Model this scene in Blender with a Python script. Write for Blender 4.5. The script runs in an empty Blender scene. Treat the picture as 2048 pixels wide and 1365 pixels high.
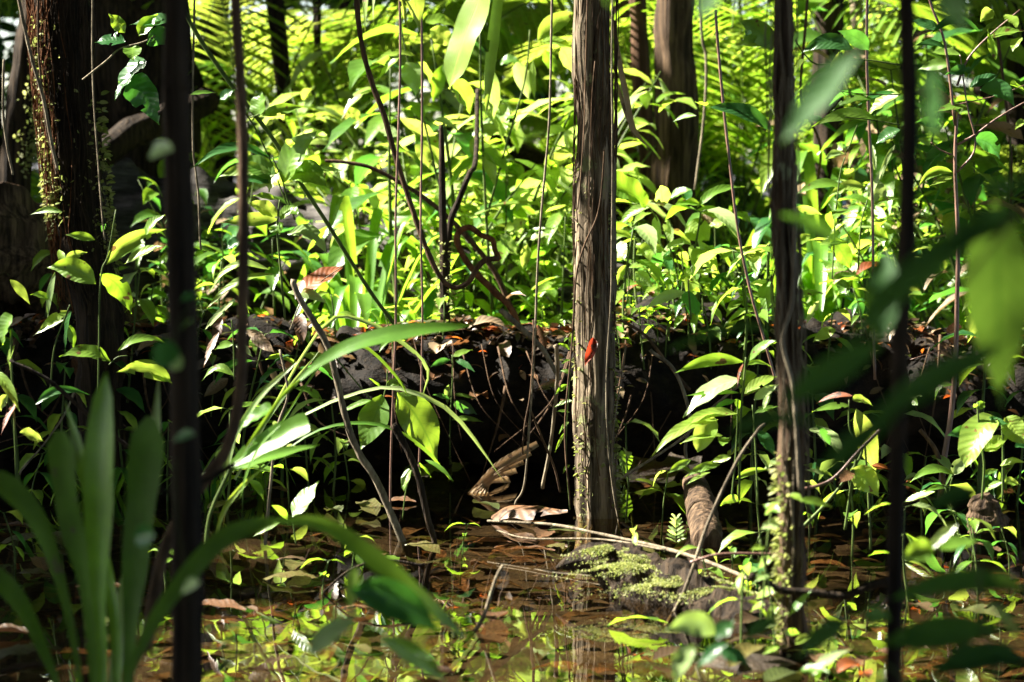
import bpy, math, random
import numpy as np
from mathutils import Vector, Matrix, noise
random.seed(7); np.random.seed(7)
R = random.Random(11)
C = bpy.context.scene.collection
SC = bpy.context.scene

# ------------------------------------------------------------------ camera, world, sun, exposure
CAM_H, PITCH, K = 0.86, math.radians(4.0), 36/85.0
cam = bpy.data.cameras.new('camera'); camo = bpy.data.objects.new('camera', cam); C.objects.link(camo)
camo.location = (0, 0, CAM_H); camo.rotation_euler = (math.pi/2 - PITCH, 0, 0)
cam.sensor_width = 36; cam.lens = 85; cam.clip_start = 0.05; cam.clip_end = 500
cam.dof.use_dof = True; cam.dof.focus_distance = 5.95; cam.dof.aperture_fstop = 4.3; cam.dof.aperture_blades = 7
SC.camera = camo
SUN_EL, SUN_AZ = math.radians(41), math.radians(-77)     # azimuth clockwise from the view direction (+Y)
SUN = Vector((math.sin(SUN_AZ)*math.cos(SUN_EL), math.cos(SUN_AZ)*math.cos(SUN_EL), math.sin(SUN_EL)))
w = bpy.data.worlds.new('World'); SC.world = w; w.use_nodes = True
nt = w.node_tree; bg = nt.nodes['Background']
sky = nt.nodes.new('ShaderNodeTexSky'); sky.sky_type = 'NISHITA'; sky.sun_disc = False
sky.sun_elevation = SUN_EL; sky.sun_rotation = SUN_AZ
nt.links.new(sky.outputs[0], bg.inputs[0]); bg.inputs[1].default_value = 0.05
sl = bpy.data.lights.new('sun', 'SUN'); sl.energy = 5.0; sl.angle = math.radians(0.5); sl.color = (1, .94, .82)
so = bpy.data.objects.new('sun', sl); C.objects.link(so); so.rotation_euler = SUN.to_track_quat('Z', 'Y').to_euler()
so.location = (-8, 8, 14)
SC.view_settings.view_transform = 'Standard'; SC.view_settings.look = 'None'
SC.view_settings.gamma = 1; SC.view_settings.exposure = 2.95
SC.render.engine = 'CYCLES'
SC.cycles.max_bounces = 6; SC.cycles.diffuse_bounces = 2; SC.cycles.glossy_bounces = 3
SC.cycles.transmission_bounces = 4; SC.cycles.transparent_max_bounces = 6
SC.cycles.caustics_reflective = False; SC.cycles.caustics_refractive = False

# ------------------------------------------------------------------ pixel -> world at a real distance
def P(x, y, d):
    cx = (x-1024)/2048*K; cz = -(y-682.5)/2048*K
    v = Vector((cx, math.cos(PITCH)+math.sin(PITCH)*cz, -math.sin(PITCH)+math.cos(PITCH)*cz))
    return Vector((0, 0, CAM_H)) + v*(d/v.y)
def S(px, d): return px*d*K/2048
def PP(pts, d): return [P(p[0], p[1], p[2] if len(p) > 2 else d) for p in pts]
def to_px(v):
    x, y, z = v.x, v.y, v.z-CAM_H
    f = y*math.cos(PITCH) - z*math.sin(PITCH); u = y*math.sin(PITCH) + z*math.cos(PITCH)
    return 1024+x/f/K*2048, 682.5-u/f/K*2048

# ------------------------------------------------------------------ materials
def new_mat(name):
    m = bpy.data.materials.new(name); m.use_nodes = True; t = m.node_tree
    for n in list(t.nodes): t.nodes.remove(n)
    out = t.nodes.new('ShaderNodeOutputMaterial')
    return m, t, out
def N(t, typ, **kw):
    n = t.nodes.new(typ)
    for k, v in kw.items(): setattr(n, k, v)
    return n
def math_n(t, op, a, b=None):
    n = t.nodes.new('ShaderNodeMath'); n.operation = op
    for i, s in enumerate((a, b)):
        if s is None: continue
        if isinstance(s, (int, float)): n.inputs[i].default_value = s
        else: t.links.new(s, n.inputs[i])
    return n.outputs[0]
def mix_c(t, f, a, b, typ='MIX'):
    n = t.nodes.new('ShaderNodeMix'); n.data_type = 'RGBA'; n.blend_type = typ
    for i, s in ((0, f), (6, a), (7, b)):
        if isinstance(s, (int, float)): n.inputs[i].default_value = s
        elif isinstance(s, tuple): n.inputs[i].default_value = (*s, 1) if len(s) == 3 else s
        else: t.links.new(s, n.inputs[i])
    return n.outputs[2]
def ramp(t, f, stops):
    n = t.nodes.new('ShaderNodeValToRGB'); e = n.color_ramp.elements
    while len(e) < len(stops): e.new(.5)
    for i, (p, c) in enumerate(stops):
        e[i].position = p; e[i].color = (*c, 1) if len(c) == 3 else c
    t.links.new(f, n.inputs[0]); return n.outputs[0]
def noise_n(t, vec, scale, detail=3, rough=.55):
    n = t.nodes.new('ShaderNodeTexNoise'); n.inputs['Scale'].default_value = scale
    n.inputs['Detail'].default_value = detail; n.inputs['Roughness'].default_value = rough
    if vec is not None: t.links.new(vec, n.inputs['Vector'])
    return n.outputs[0]

def leaf_mat(name, a, b, ta, tb, rough=.38, veins=9, spots=None, spot_th=.66, tmix=.5, parallel=False, sheen=.5):
    """a,b: reflected colours mixed per leaf; ta,tb: transmitted colours mixed per leaf."""
    m, t, out = new_mat(name)
    oi = N(t, 'ShaderNodeObjectInfo'); ge = N(t, 'ShaderNodeNewGeometry')
    rnd = math_n(t, 'FRACT', math_n(t, 'ADD', oi.outputs['Random'], ge.outputs['Random Per Island']))
    uv = N(t, 'ShaderNodeUVMap'); sp = N(t, 'ShaderNodeSeparateXYZ'); t.links.new(uv.outputs[0], sp.inputs[0])
    au = math_n(t, 'MULTIPLY', math_n(t, 'ABSOLUTE', math_n(t, 'SUBTRACT', sp.outputs[0], .5)), 2)
    if parallel: ph = math_n(t, 'MULTIPLY', au, 46.0)
    else: ph = math_n(t, 'MULTIPLY', math_n(t, 'SUBTRACT', math_n(t, 'MULTIPLY', sp.outputs[1], veins), math_n(t, 'MULTIPLY', au, 1.6)), 6.283)
    sn = math_n(t, 'SINE', ph)
    vein = math_n(t, 'POWER', math_n(t, 'MAXIMUM', sn, 0), 9 if not parallel else 2)
    mid = math_n(t, 'LESS_THAN', au, .055)
    vm = math_n(t, 'MAXIMUM', math_n(t, 'MULTIPLY', vein, .55 if not parallel else .3), math_n(t, 'MULTIPLY', mid, .9))
    tc = N(t, 'ShaderNodeTexCoord')
    n1 = noise_n(t, tc.outputs['Object'], 22, 4)
    ca = mix_c(t, rnd, a, b)
    rnd2 = math_n(t, 'FRACT', math_n(t, 'MULTIPLY', rnd, 7.31))
    ct = mix_c(t, rnd2, ta, tb)
    f1 = math_n(t, 'ADD', math_n(t, 'MULTIPLY', n1, .9), .55)
    g = N(t, 'ShaderNodeCombineColor'); [t.links.new(f1, g.inputs[i]) for i in range(3)]
    ca = mix_c(t, 1.0, ca, g.outputs[0], 'MULTIPLY'); ct = mix_c(t, 1.0, ct, g.outputs[0], 'MULTIPLY')
    vl = mix_c(t, 1.0, ca, (1.9, 1.7, 1.6), 'MULTIPLY')
    ca = mix_c(t, math_n(t, 'MULTIPLY', vm, .7), ca, vl)
    vd = mix_c(t, 1.0, ct, (.5, .62, .5), 'MULTIPLY')
    ct = mix_c(t, math_n(t, 'MULTIPLY', vm, .8), ct, vd)
    if spots:
        n2 = noise_n(t, tc.outputs['Object'], 38, 2)
        off = math_n(t, 'ADD', n2, math_n(t, 'MULTIPLY', math_n(t, 'SUBTRACT', rnd, .5), .1))
        sm = N(t, 'ShaderNodeMapRange'); t.links.new(off, sm.inputs[0]); sm.inputs[1].default_value = spot_th; sm.inputs[2].default_value = spot_th+.04
        ca = mix_c(t, sm.outputs[0], ca, spots); ct = mix_c(t, sm.outputs[0], ct, spots)
    bp = N(t, 'ShaderNodeBump'); bp.inputs['Strength'].default_value = .16; bp.inputs['Distance'].default_value = .003
    hh = math_n(t, 'ADD', math_n(t, 'MULTIPLY', sn, .5), math_n(t, 'MULTIPLY', n1, 1.6)); t.links.new(hh, bp.inputs['Height'])
    pb = N(t, 'ShaderNodeBsdfPrincipled'); t.links.new(ca, pb.inputs['Base Color'])
    pb.inputs['Roughness'].default_value = rough; pb.inputs['Specular IOR Level'].default_value = sheen
    t.links.new(bp.outputs[0], pb.inputs['Normal'])
    tr = N(t, 'ShaderNodeBsdfTranslucent'); t.links.new(ct, tr.inputs[0])
    mx = N(t, 'ShaderNodeMixShader'); mx.inputs[0].default_value = tmix
    t.links.new(pb.outputs[0], mx.inputs[1]); t.links.new(tr.outputs[0], mx.inputs[2]); t.links.new(mx.outputs[0], out.inputs[0])
    return m
def bark_mat(name, c1, c2, lichen=None, lth=.62, sx=60, sz=4, bump=.7, rough=.8, along='Object', spec=.10):
    m, t, out = new_mat(name)
    tc = N(t, 'ShaderNodeTexCoord'); mp = N(t, 'ShaderNodeMapping'); mp.inputs['Scale'].default_value = (sx, sx, sz)
    t.links.new(tc.outputs['Object'], mp.inputs[0])
    n1 = noise_n(t, mp.outputs[0], 1.0, 5, .65)
    n2 = noise_n(t, tc.outputs['Object'], 9, 4)
    col = ramp(t, n1, [(.36, c1), (.50, tuple(.6*a+.4*b for a, b in zip(c1, c2))), (.63, c2)])
    col = mix_c(t, math_n(t, 'MULTIPLY', n2, .5), col, tuple(x*.35 for x in c1))
    if lichen:
        n3 = noise_n(t, tc.outputs['Object'], 16, 5, .7)
        r3 = N(t, 'ShaderNodeMapRange'); t.links.new(n3, r3.inputs[0]); r3.inputs[1].default_value = lth; r3.inputs[2].default_value = lth+.06
        col = mix_c(t, r3.outputs[0], col, lichen)
    bp = N(t, 'ShaderNodeBump'); bp.inputs['Strength'].default_value = bump; bp.inputs['Distance'].default_value = .012
    t.links.new(math_n(t, 'ADD', n1, math_n(t, 'MULTIPLY', n2, .6)), bp.inputs['Height'])
    pb = N(t, 'ShaderNodeBsdfPrincipled'); t.links.new(col, pb.inputs['Base Color']); pb.inputs['Roughness'].default_value = rough
    pb.inputs['Specular IOR Level'].default_value = spec
    t.links.new(bp.outputs[0], pb.inputs['Normal']); t.links.new(pb.outputs[0], out.inputs[0])
    return m
M = {}
M['g'] = leaf_mat('fresh_leaf', (.08, .18, .022), (.15, .27, .035), (.33, .60, .025), (.50, .74, .05), spots=(.13, .08, .025), spot_th=.67)
M['b'] = leaf_mat('dark_glossy_leaf', (.025, .10, .03), (.045, .14, .035), (.07, .26, .025), (.13, .36, .035), rough=.30)
M['y'] = leaf_mat('yellow_green_leaf', (.16, .28, .035), (.22, .33, .05), (.50, .70, .06), (.62, .74, .10), spots=(.20, .12, .03), spot_th=.68)
M['p'] = leaf_mat('glare_pale_leaf', (.24, .37, .12), (.36, .46, .20), (.46, .68, .10), (.58, .74, .18), rough=.30, sheen=.8)  # pale tint raised to stand in for overexposed sun and leaf shine
M['s'] = leaf_mat('strap_leaf', (.06, .17, .02), (.11, .24, .03), (.26, .52, .02), (.40, .62, .04), rough=.33, parallel=True)
M['k'] = leaf_mat('dark_strap_leaf', (.05, .10, .015), (.085, .14, .03), (.11, .26, .015), (.17, .34, .02), rough=.42, sheen=.3, parallel=True, spots=(.13, .12, .06), spot_th=.70)
M['n'] = leaf_mat('thick_dark_leaf', (.03, .09, .022), (.045, .12, .03), (.09, .21, .014), (.13, .27, .02), rough=.6, sheen=.2)
M['m'] = leaf_mat('thick_mid_leaf', (.03, .08, .015), (.04, .09, .02), (.10, .19, .018), (.12, .22, .02), rough=.6, sheen=.2)
M['ys'] = leaf_mat('bright_strap_leaf', (.16, .30, .03), (.22, .36, .05), (.46, .72, .05), (.56, .76, .08), parallel=True)
M['l'] = leaf_mat('mid_green_leaf', (.045, .13, .02), (.08, .17, .025), (.20, .42, .02), (.30, .50, .03), rough=.36)
M['o'] = leaf_mat('orange_dead_leaf', (.28, .09, .02), (.20, .05, .015), (.65, .17, .02), (.55, .10, .015), rough=.5, spots=(.08, .03, .01), spot_th=.6)
M['r'] = leaf_mat('red_dead_leaf', (.16, .03, .012), (.20, .04, .015), (.32, .03, .01), (.38, .05, .015), rough=.5, spots=(.06, .02, .01), spot_th=.58)
M['d'] = leaf_mat('brown_dead_leaf', (.16, .085, .04), (.10, .05, .025), (.22, .09, .03), (.14, .06, .02), rough=.45, spots=(.05, .025, .012), spot_th=.55, tmix=.3)
M['t'] = leaf_mat('tan_dead_leaf', (.30, .22, .13), (.22, .16, .10), (.35, .22, .10), (.28, .16, .07), rough=.5, spots=(.10, .06, .03), spot_th=.6, tmix=.3)
M['w'] = leaf_mat('wet_sunken_leaf', (.035, .022, .011), (.11, .068, .036), (.12, .05, .02), (.10, .045, .018), rough=.4, spots=(.035, .02, .01), spot_th=.52, tmix=.15)
M['h'] = leaf_mat('sunken_green_leaf', (.03, .045, .012), (.08, .075, .02), (.10, .14, .02), (.14, .14, .03), rough=.4, spots=(.06, .03, .01), spot_th=.58, tmix=.2)
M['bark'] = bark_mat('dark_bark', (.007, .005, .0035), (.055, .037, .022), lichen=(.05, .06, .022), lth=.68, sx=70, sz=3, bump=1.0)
M['bark_mid'] = bark_mat('grey_brown_bark', (.022, .016, .010), (.36, .28, .19), lichen=(.20, .21, .10), lth=.58, sx=75, sz=3.2, bump=1.0)
M['bark_brown'] = bark_mat('brown_bark', (.018, .011, .007), (.15, .098, .058), lichen=(.09, .10, .04), lth=.66, sx=60, sz=2.5, bump=1.0)
M['bark_red'] = bark_mat('red_brown_bark', (.05, .026, .016), (.15, .085, .05), sx=50, sz=2)
M['bark_pale'] = bark_mat('pale_lichened_bark', (.09, .07, .045), (.30, .24, .16), lichen=(.30, .32, .18), lth=.62, sx=45, sz=5, bump=1.0)
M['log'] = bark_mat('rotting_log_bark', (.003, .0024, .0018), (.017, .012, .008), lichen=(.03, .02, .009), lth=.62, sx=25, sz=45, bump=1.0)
M['greylog'] = bark_mat('grey_log_wood', (.020, .018, .016), (.11, .10, .092), lichen=(.15, .10, .05), lth=.66, sx=6, sz=40, bump=1.0)
M['vine'] = bark_mat('vine_skin', (.045, .028, .018), (.15, .09, .05), sx=70, sz=14, bump=.5)
M['redvine'] = bark_mat('reddish_stem', (.10, .05, .035), (.26, .14, .10), sx=60, sz=12, bump=.4, rough=.45, spec=.5)
M['twig'] = bark_mat('pale_twig', (.10, .08, .055), (.30, .25, .17), lichen=(.30, .32, .20), lth=.62, sx=60, sz=15)
M['stem'] = bark_mat('green_stem', (.05, .085, .02), (.11, .15, .04), sx=60, sz=10, bump=.2, rough=.5)
M['root'] = bark_mat('orange_rootlet', (.08, .032, .014), (.24, .10, .04), sx=60, sz=20)
M['moss'] = leaf_mat('moss_leaflet', (.14, .20, .04), (.42, .42, .18), (.18, .24, .04), (.42, .42, .14), rough=.6, veins=2)
M['mosspad'] = bark_mat('moss_cushion', (.07, .09, .02), (.36, .36, .15), sx=120, sz=120, bump=1.0, rough=.95)
M['canopy'] = leaf_mat('canopy_leaf', (.02, .055, .012), (.03, .075, .015), (.05, .14, .01), (.07, .17, .012), tmix=.35)

def mud_mat():
    m, t, out = new_mat('wet_mud'); tc = N(t, 'ShaderNodeTexCoord')
    n1 = noise_n(t, tc.outputs['Object'], 14, 6, .65); n2 = noise_n(t, tc.outputs['Object'], 2.2, 3)
    col = ramp(t, n1, [(.38, (.008, .006, .0035)), (.52, (.026, .018, .010)), (.68, (.075, .053, .031))])
    col = mix_c(t, math_n(t, 'MULTIPLY', n2, .7), col, (.03, .018, .01))
    bp = N(t, 'ShaderNodeBump'); bp.inputs['Strength'].default_value = .8; bp.inputs['Distance'].default_value = .02; t.links.new(n1, bp.inputs['Height'])
    pb = N(t, 'ShaderNodeBsdfPrincipled'); t.links.new(col, pb.inputs[0]); pb.inputs['Roughness'].default_value = .55
    t.links.new(bp.outputs[0], pb.inputs['Normal']); t.links.new(pb.outputs[0], out.inputs[0]); return m
def water_mat():
    m, t, out = new_mat('still_tannin_water'); tc = N(t, 'ShaderNodeTexCoord')
    mp = N(t, 'ShaderNodeMapping'); mp.inputs['Scale'].default_value = (1, .5, 1); t.links.new(tc.outputs['Object'], mp.inputs[0])
    n1 = noise_n(t, mp.outputs[0], 7, 2); bp = N(t, 'ShaderNodeBump'); bp.inputs['Strength'].default_value = .025; bp.inputs['Distance'].default_value = .02
    t.links.new(n1, bp.inputs['Height'])
    ge = N(t, 'ShaderNodeNewGeometry'); dt = N(t, 'ShaderNodeVectorMath', operation='DOT_PRODUCT')      # Schlick reflectance, the same from both sides
    t.links.new(ge.outputs['Incoming'], dt.inputs[0]); t.links.new(bp.outputs[0], dt.inputs[1])
    fz = math_n(t, 'ADD', .04, math_n(t, 'MULTIPLY', math_n(t, 'POWER', math_n(t, 'SUBTRACT', 1.0, math_n(t, 'ABSOLUTE', dt.outputs['Value'])), 5), .94))
    tr = N(t, 'ShaderNodeBsdfTransparent'); tr.inputs[0].default_value = (.76, .66, .48, 1)
    gl = N(t, 'ShaderNodeBsdfGlossy'); gl.inputs['Roughness'].default_value = .012; t.links.new(bp.outputs[0], gl.inputs['Normal'])
    mx = N(t, 'ShaderNodeMixShader'); t.links.new(fz, mx.inputs[0]); t.links.new(tr.outputs[0], mx.inputs[1]); t.links.new(gl.outputs[0], mx.inputs[2])
    t.links.new(mx.outputs[0], out.inputs[0]); return m
M['mud'] = mud_mat(); M['water'] = water_mat()

# ------------------------------------------------------------------ mesh building
class MB:
    def __init__(s): s.v = []; s.f = []; s.uv = []
    def build(s, name, mat, parent=None, origin=None, smooth=True):
        if not s.v: return None
        o0 = Vector(origin) if origin is not None else (parent_base(parent) if parent else Vector((0, 0, 0)))
        me = bpy.data.meshes.new(name)
        va = np.array([(a[0], a[1], a[2]) for a in s.v], dtype=np.float32) - np.array(o0, dtype=np.float32)
        me.from_pydata(va.tolist(), [], s.f)
        ul = me.uv_layers.new(name='UVMap')
        li = np.empty(len(me.loops), dtype=np.int32); me.loops.foreach_get('vertex_index', li)
        ul.data.foreach_set('uv', np.array(s.uv, dtype=np.float32)[li].ravel())
        me.polygons.foreach_set('use_smooth', np.full(len(me.polygons), smooth)); me.materials.append(mat); me.update()
        o = bpy.data.objects.new(name, me); C.objects.link(o)
        if parent: o.parent = parent
        elif origin is not None: o.location = o0
        return o
def parent_base(p):
    v = Vector(p.location)
    while p.parent: p = p.parent; v += Vector(p.location)
    return v
def tag(o, label=None, cat=None, group=None, kind=None):
    if label: o['label'] = label
    if cat: o['category'] = cat
    if group: o['group'] = group
    if kind: o['kind'] = kind
    return o
def thing(name, label, cat, loc, group=None):
    o = bpy.data.objects.new(name, None); C.objects.link(o); o.location = loc; o.empty_display_size = .05
    return tag(o, label, cat, group)

def catmull(pts, n=6):
    pts = [Vector(p) for p in pts]
    if len(pts) < 3: return [pts[0].lerp(pts[-1], i/n) for i in range(n+1)]
    q = [pts[0]*2-pts[1]] + pts + [pts[-1]*2-pts[-2]]; out = []
    for i in range(1, len(q)-2):
        a, b, c, d = q[i-1:i+3]
        for k in range(n):
            t = k/n
            out.append(.5*((2*b)+(c-a)*t+(2*a-5*b+4*c-d)*t*t+(3*b-a-3*c+d)*t**3))
    out.append(pts[-1]); return out
def interp(tab, t):
    for i in range(len(tab)-1):
        if t <= tab[i+1][0]:
            a, b = tab[i], tab[i+1]; return a[1]+(b[1]-a[1])*(t-a[0])/max(1e-6, b[0]-a[0])
    return tab[-1][1]
def tube(mb, pts, r0, r1=None, sides=8, n=6, rough=.0, nfreq=8, radii=None, wob=0, cap=True, ridge=0, rk=3.0):
    """a tapered, slightly lumpy tube along a smooth path"""
    P_ = catmull(pts, n); L = len(P_)-1; r1 = r0 if r1 is None else r1
    if wob:
        for i in range(1, L): P_[i] = P_[i] + Vector((noise.noise(P_[i]*3.1), noise.noise(P_[i]*3.1+Vector((9, 0, 0))), noise.noise(P_[i]*3.1+Vector((0, 9, 0)))))*wob
    t0 = (P_[1]-P_[0]).normalized(); u = t0.orthogonal().normalized(); base = len(mb.v); acc = 0
    for i, p in enumerate(P_):
        tt = (P_[min(L, i+1)]-P_[max(0, i-1)]).normalized()
        u = (u - tt*u.dot(tt)).normalized(); v = tt.cross(u)
        if i: acc += (p-P_[i-1]).length
        f = i/L
        if radii: r = interp(radii, f)
        else: r = r0+(r1-r0)*f
        for k in range(sides):
            a = 2*math.pi*k/sides; dr = u*math.cos(a)+v*math.sin(a); q = p+dr*r
            if ridge: q = q + dr*r*ridge*(noise.noise(Vector((math.cos(a)*rk, math.sin(a)*rk, acc*1.6+p.x*7)))+.6*noise.noise(Vector((math.cos(a)*rk*2.3, math.sin(a)*rk*2.3, acc*3.5+p.x*3))))
            if rough: q = q + dr*r*rough*(noise.noise(q*nfreq)+.5*noise.noise(q*nfreq*2.3))
            mb.v.append(q); mb.uv.append((k/sides, acc))
    for i in range(L):
        for k in range(sides):
            k2 = (k+1) % sides
            mb.f.append((base+i*sides+k, base+i*sides+k2, base+(i+1)*sides+k2, base+(i+1)*sides+k))
    if cap:
        mb.f.append(tuple(base+k for k in reversed(range(sides)))); mb.f.append(tuple(base+L*sides+k for k in range(sides)))
PROF = {
 'drip': [(0, .03), (.07, .34), (.18, .76), (.36, 1), (.54, .93), (.70, .64), (.81, .34), (.89, .15), (.95, .07), (1, .0)],
 'lance': [(0, .04), (.1, .38), (.28, .84), (.48, 1), (.68, .82), (.85, .42), (.95, .14), (1, 0)],
 'round': [(0, .12), (.07, .55), (.22, .95), (.42, 1), (.62, .90), (.8, .62), (.92, .28), (1, 0)],
 'heart': [(0, .45), (.06, .85), (.18, 1), (.4, .93), (.6, .7), (.8, .34), (.92, .12), (1, 0)],
 'strap': [(0, .25), (.15, .5), (.4, .92), (.65, 1), (.85, .72), (.95, .32), (1, 0)],
 'ribbon': [(0, .5), (.2, .8), (.5, 1), (.8, .8), (1, .02)],
 'cut2': [(0, .15), (.3, .4), (.6, .82), (.82, 1), (.93, .97), (.965, .9), (.985, .7), (1, .3)],
 'strap2': [(0, .15), (.3, .38), (.6, .85), (.8, 1), (.9, .75), (.96, .38), (1, 0)],
 'cut': [(0, .3), (.2, .7), (.5, .95), (.8, 1), (.97, .95), (1, .8)],
}
def leaf_path(mb, pts, wd, n, prof='drip', fold=.25, nseg=12, n2=None, cross=5, rag=0, seed=0, twist=0):
    """a leaf blade along a smooth midrib; n = facing hint"""
    Q = catmull(pts, max(2, nseg//max(1, len(pts)-1))); L = len(Q)-1; base = len(mb.v); pr = PROF[prof]
    rr = random.Random(seed*977+int(abs(Q[0].x*1000)+abs(Q[0].z*3000)))
    for i, p in enumerate(Q):
        tt = (Q[min(L, i+1)]-Q[max(0, i-1)]).normalized(); nn = n if n2 is None else n.lerp(n2, i/L)
        nn = (nn-tt*nn.dot(tt))
        nn = nn.normalized() if nn.length > 1e-4 else tt.orthogonal().normalized()
        if twist: nn = Matrix.Rotation(twist*i/L, 3, tt) @ nn
        s = tt.cross(nn).normalized(); t = i/L; hw = wd*.5*interp(pr, t)
        wv = math.sin(t*17+rr.random()*.7+seed)*.05*wd
        for k in range(cross):
            u = -1+2*k/(cross-1)
            e = hw*(1-rag*rr.random()*abs(u)) if rag else hw
            q = p+s*(u*e)+nn*(abs(u)**1.4*fold*hw + (abs(u)*wv*(1 if u > 0 else -.8) if cross > 3 else 0))
            mb.v.append(q); mb.uv.append((.5+.5*u, t))
    bite = set()
    if cross > 3 and L > 6 and not .5 < Q[0].y < 3.5 and rr.random() < .35:
        for _ in range(rr.randint(1, 3)): bite.add((rr.randint(2, L-2), rr.choice((0, cross-2))))
    for i in range(L):
        for k in range(cross-1):
            if (i, k) in bite: continue
            a = base+i*cross+k; mb.f.append((a, a+1, a+1+cross, a+cross))
def leaf(mb, p0, p1, wd, n, prof='drip', arch=.12, fold=.25, nseg=12, cross=5, seed=0, rag=0):
    ax = p1-p0; L = ax.length; nn = n-ax.normalized()*n.dot(ax.normalized()); nn = nn.normalized() if nn.length > 1e-4 else Vector((0, 0, 1))
    up = Vector((0, 0, 1)); up = up-ax.normalized()*up.dot(ax.normalized())
    lift = (up.normalized() if up.length > .3 else nn)*arch*L
    leaf_path(mb, [p0, p0+ax*.33+lift*.85, p0+ax*.68+lift*.75, p1], wd, nn, prof, fold, nseg, cross=cross, seed=seed, rag=rag)
CAMV = Vector((0, -1, .12))
def rvec(r, s=1): return Vector((r.uniform(-s, s), r.uniform(-s, s), r.uniform(-s, s)))

def mass(name, n, place, size, mats, label=None, seed=1, prof='drip', flat=0.0, asp=.42, nseg=4):
    """many loose leaf blades as ONE mesh (numpy); place(rng, n) -> (n,3) centres"""
    rg = np.random.default_rng(seed); tmp = MB()
    leaf_path(tmp, [Vector((0, -.5, 0)), Vector((0, -.15, .07)), Vector((0, .2, .06)), Vector((0, .5, -.04))], asp, Vector((0, 0, 1)), prof, .25, nseg, cross=3)
    T = np.array([tuple(v) for v in tmp.v]); TU = np.array(tmp.uv); F = np.array(tmp.f)
    pos = place(rg, n); n = len(pos)
    az = rg.uniform(0, 2*np.pi, n); pit = rg.normal(-.35, .5, n)*(1-flat); rol = rg.normal(0, .6, n)*(1-flat)
    sc = rg.uniform(size[0], size[1], n)
    ca, sa, cp, sp_, cr, sr = np.cos(az), np.sin(az), np.cos(pit), np.sin(pit), np.cos(rol), np.sin(rol)
    x, y, z = T[:, 0], T[:, 1], T[:, 2]
    X = cr[:, None]*x+sr[:, None]*z; Z = -sr[:, None]*x+cr[:, None]*z; Y = np.broadcast_to(y, X.shape)
    Y2 = cp[:, None]*Y-sp_[:, None]*Z; Z2 = sp_[:, None]*Y+cp[:, None]*Z
    X3 = ca[:, None]*X-sa[:, None]*Y2; Y3 = sa[:, None]*X+ca[:, None]*Y2
    V = np.stack([X3, Y3, Z2], -1)*sc[:, None, None]+pos[:, None, :]
    m = len(T); FF = (F[None]+(np.arange(n)*m)[:, None, None]).reshape(-1, 4)
    me = bpy.data.meshes.new(name); nv, nf = n*m, len(FF)
    me.vertices.add(nv); me.vertices.foreach_set('co', V.astype(np.float32).ravel())
    me.loops.add(nf*4); me.loops.foreach_set('vertex_index', FF.astype(np.int32).ravel())
    me.polygons.add(nf); me.polygons.foreach_set('loop_start', np.arange(nf, dtype=np.int32)*4)
    ul = me.uv_layers.new(name='UVMap'); ul.data.foreach_set('uv', np.tile(TU, (n, 1))[FF.ravel()].astype(np.float32).ravel())
    for mm in mats: me.materials.append(mm)
    if len(mats) > 1: me.polygons.foreach_set('material_index', np.repeat(rg.integers(0, len(mats), n), len(F)).astype(np.int32))
    me.polygons.foreach_set('use_smooth', np.ones(nf, dtype=bool)); me.update(calc_edges=True); me.validate()
    o = bpy.data.objects.new(name, me); C.objects.link(o); o['kind'] = 'stuff'
    if label: o['label'] = label
    return o

# ------------------------------------------------------------------ ground and water
def ground_h(x, y):
    nz = noise.noise(Vector((x*1.3, y*1.3, 0)))*.03+noise.noise(Vector((x*4, y*4, 3)))*.012
    t = min(1, max(0, (y-6.85)/.5)); t = t*t*(3-2*t)
    h = -.115+nz+t*(.205+min(1.2, max(0, y-7.3)*.022))
    for (mx, my, mr, mh) in MOUNDS:
        d2 = ((x-mx)**2+(y-my)**2)/(mr*mr)
        if d2 < 6: h += mh*math.exp(-d2)
    return h
MOUNDS = []
for (px, py, d, r_, h_) in [(520, 960, 6.35, .28, .10), (1340, 1180, 4.95, .24, .055), (1560, 1330, 4.2, .22, .085), (1880, 985, 6.2, .35, .08), (60, 1010, 6.1, .3, .06), (1410, 1320, 4.25, .18, .05)]:
    q = P(px, py, d); MOUNDS.append((q.x, q.y, r_, h_))
mb = MB()
ys = list(np.arange(-4, 3, .5))+list(np.arange(3, 9, .07))+list(np.arange(9, 26, .5))+[30, 40, 60, 100, 180, 300]
xs = [-300, -120, -50, -20, -12, -8]+list(np.arange(-6, -2.4, .4))+list(np.arange(-2.4, 2.4, .07))+list(np.arange(2.4, 6.1, .4))+[8, 12, 20, 50, 120, 300]
for y in ys:
    for x in xs: mb.v.append((x, y, ground_h(x, y))); mb.uv.append((x, y))
nx = len(xs)
for j in range(len(ys)-1):
    for i in range(nx-1): a = j*nx+i; mb.f.append((a, a+1, a+1+nx, a+nx))
tag(mb.build('ground', M['mud']), 'wet brown swamp mud under the shallow water and the plants', kind='structure')
mb = MB(); W = [(-14, -4), (14, -4), (14, 7.6), (-14, 7.6)]
for a in W: mb.v.append((*a, 0)); mb.uv.append(a)
mb.f.append((0, 1, 2, 3))
tag(mb.build('water', M['water']), 'shallow still brown swamp water with reflections', kind='structure')

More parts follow.
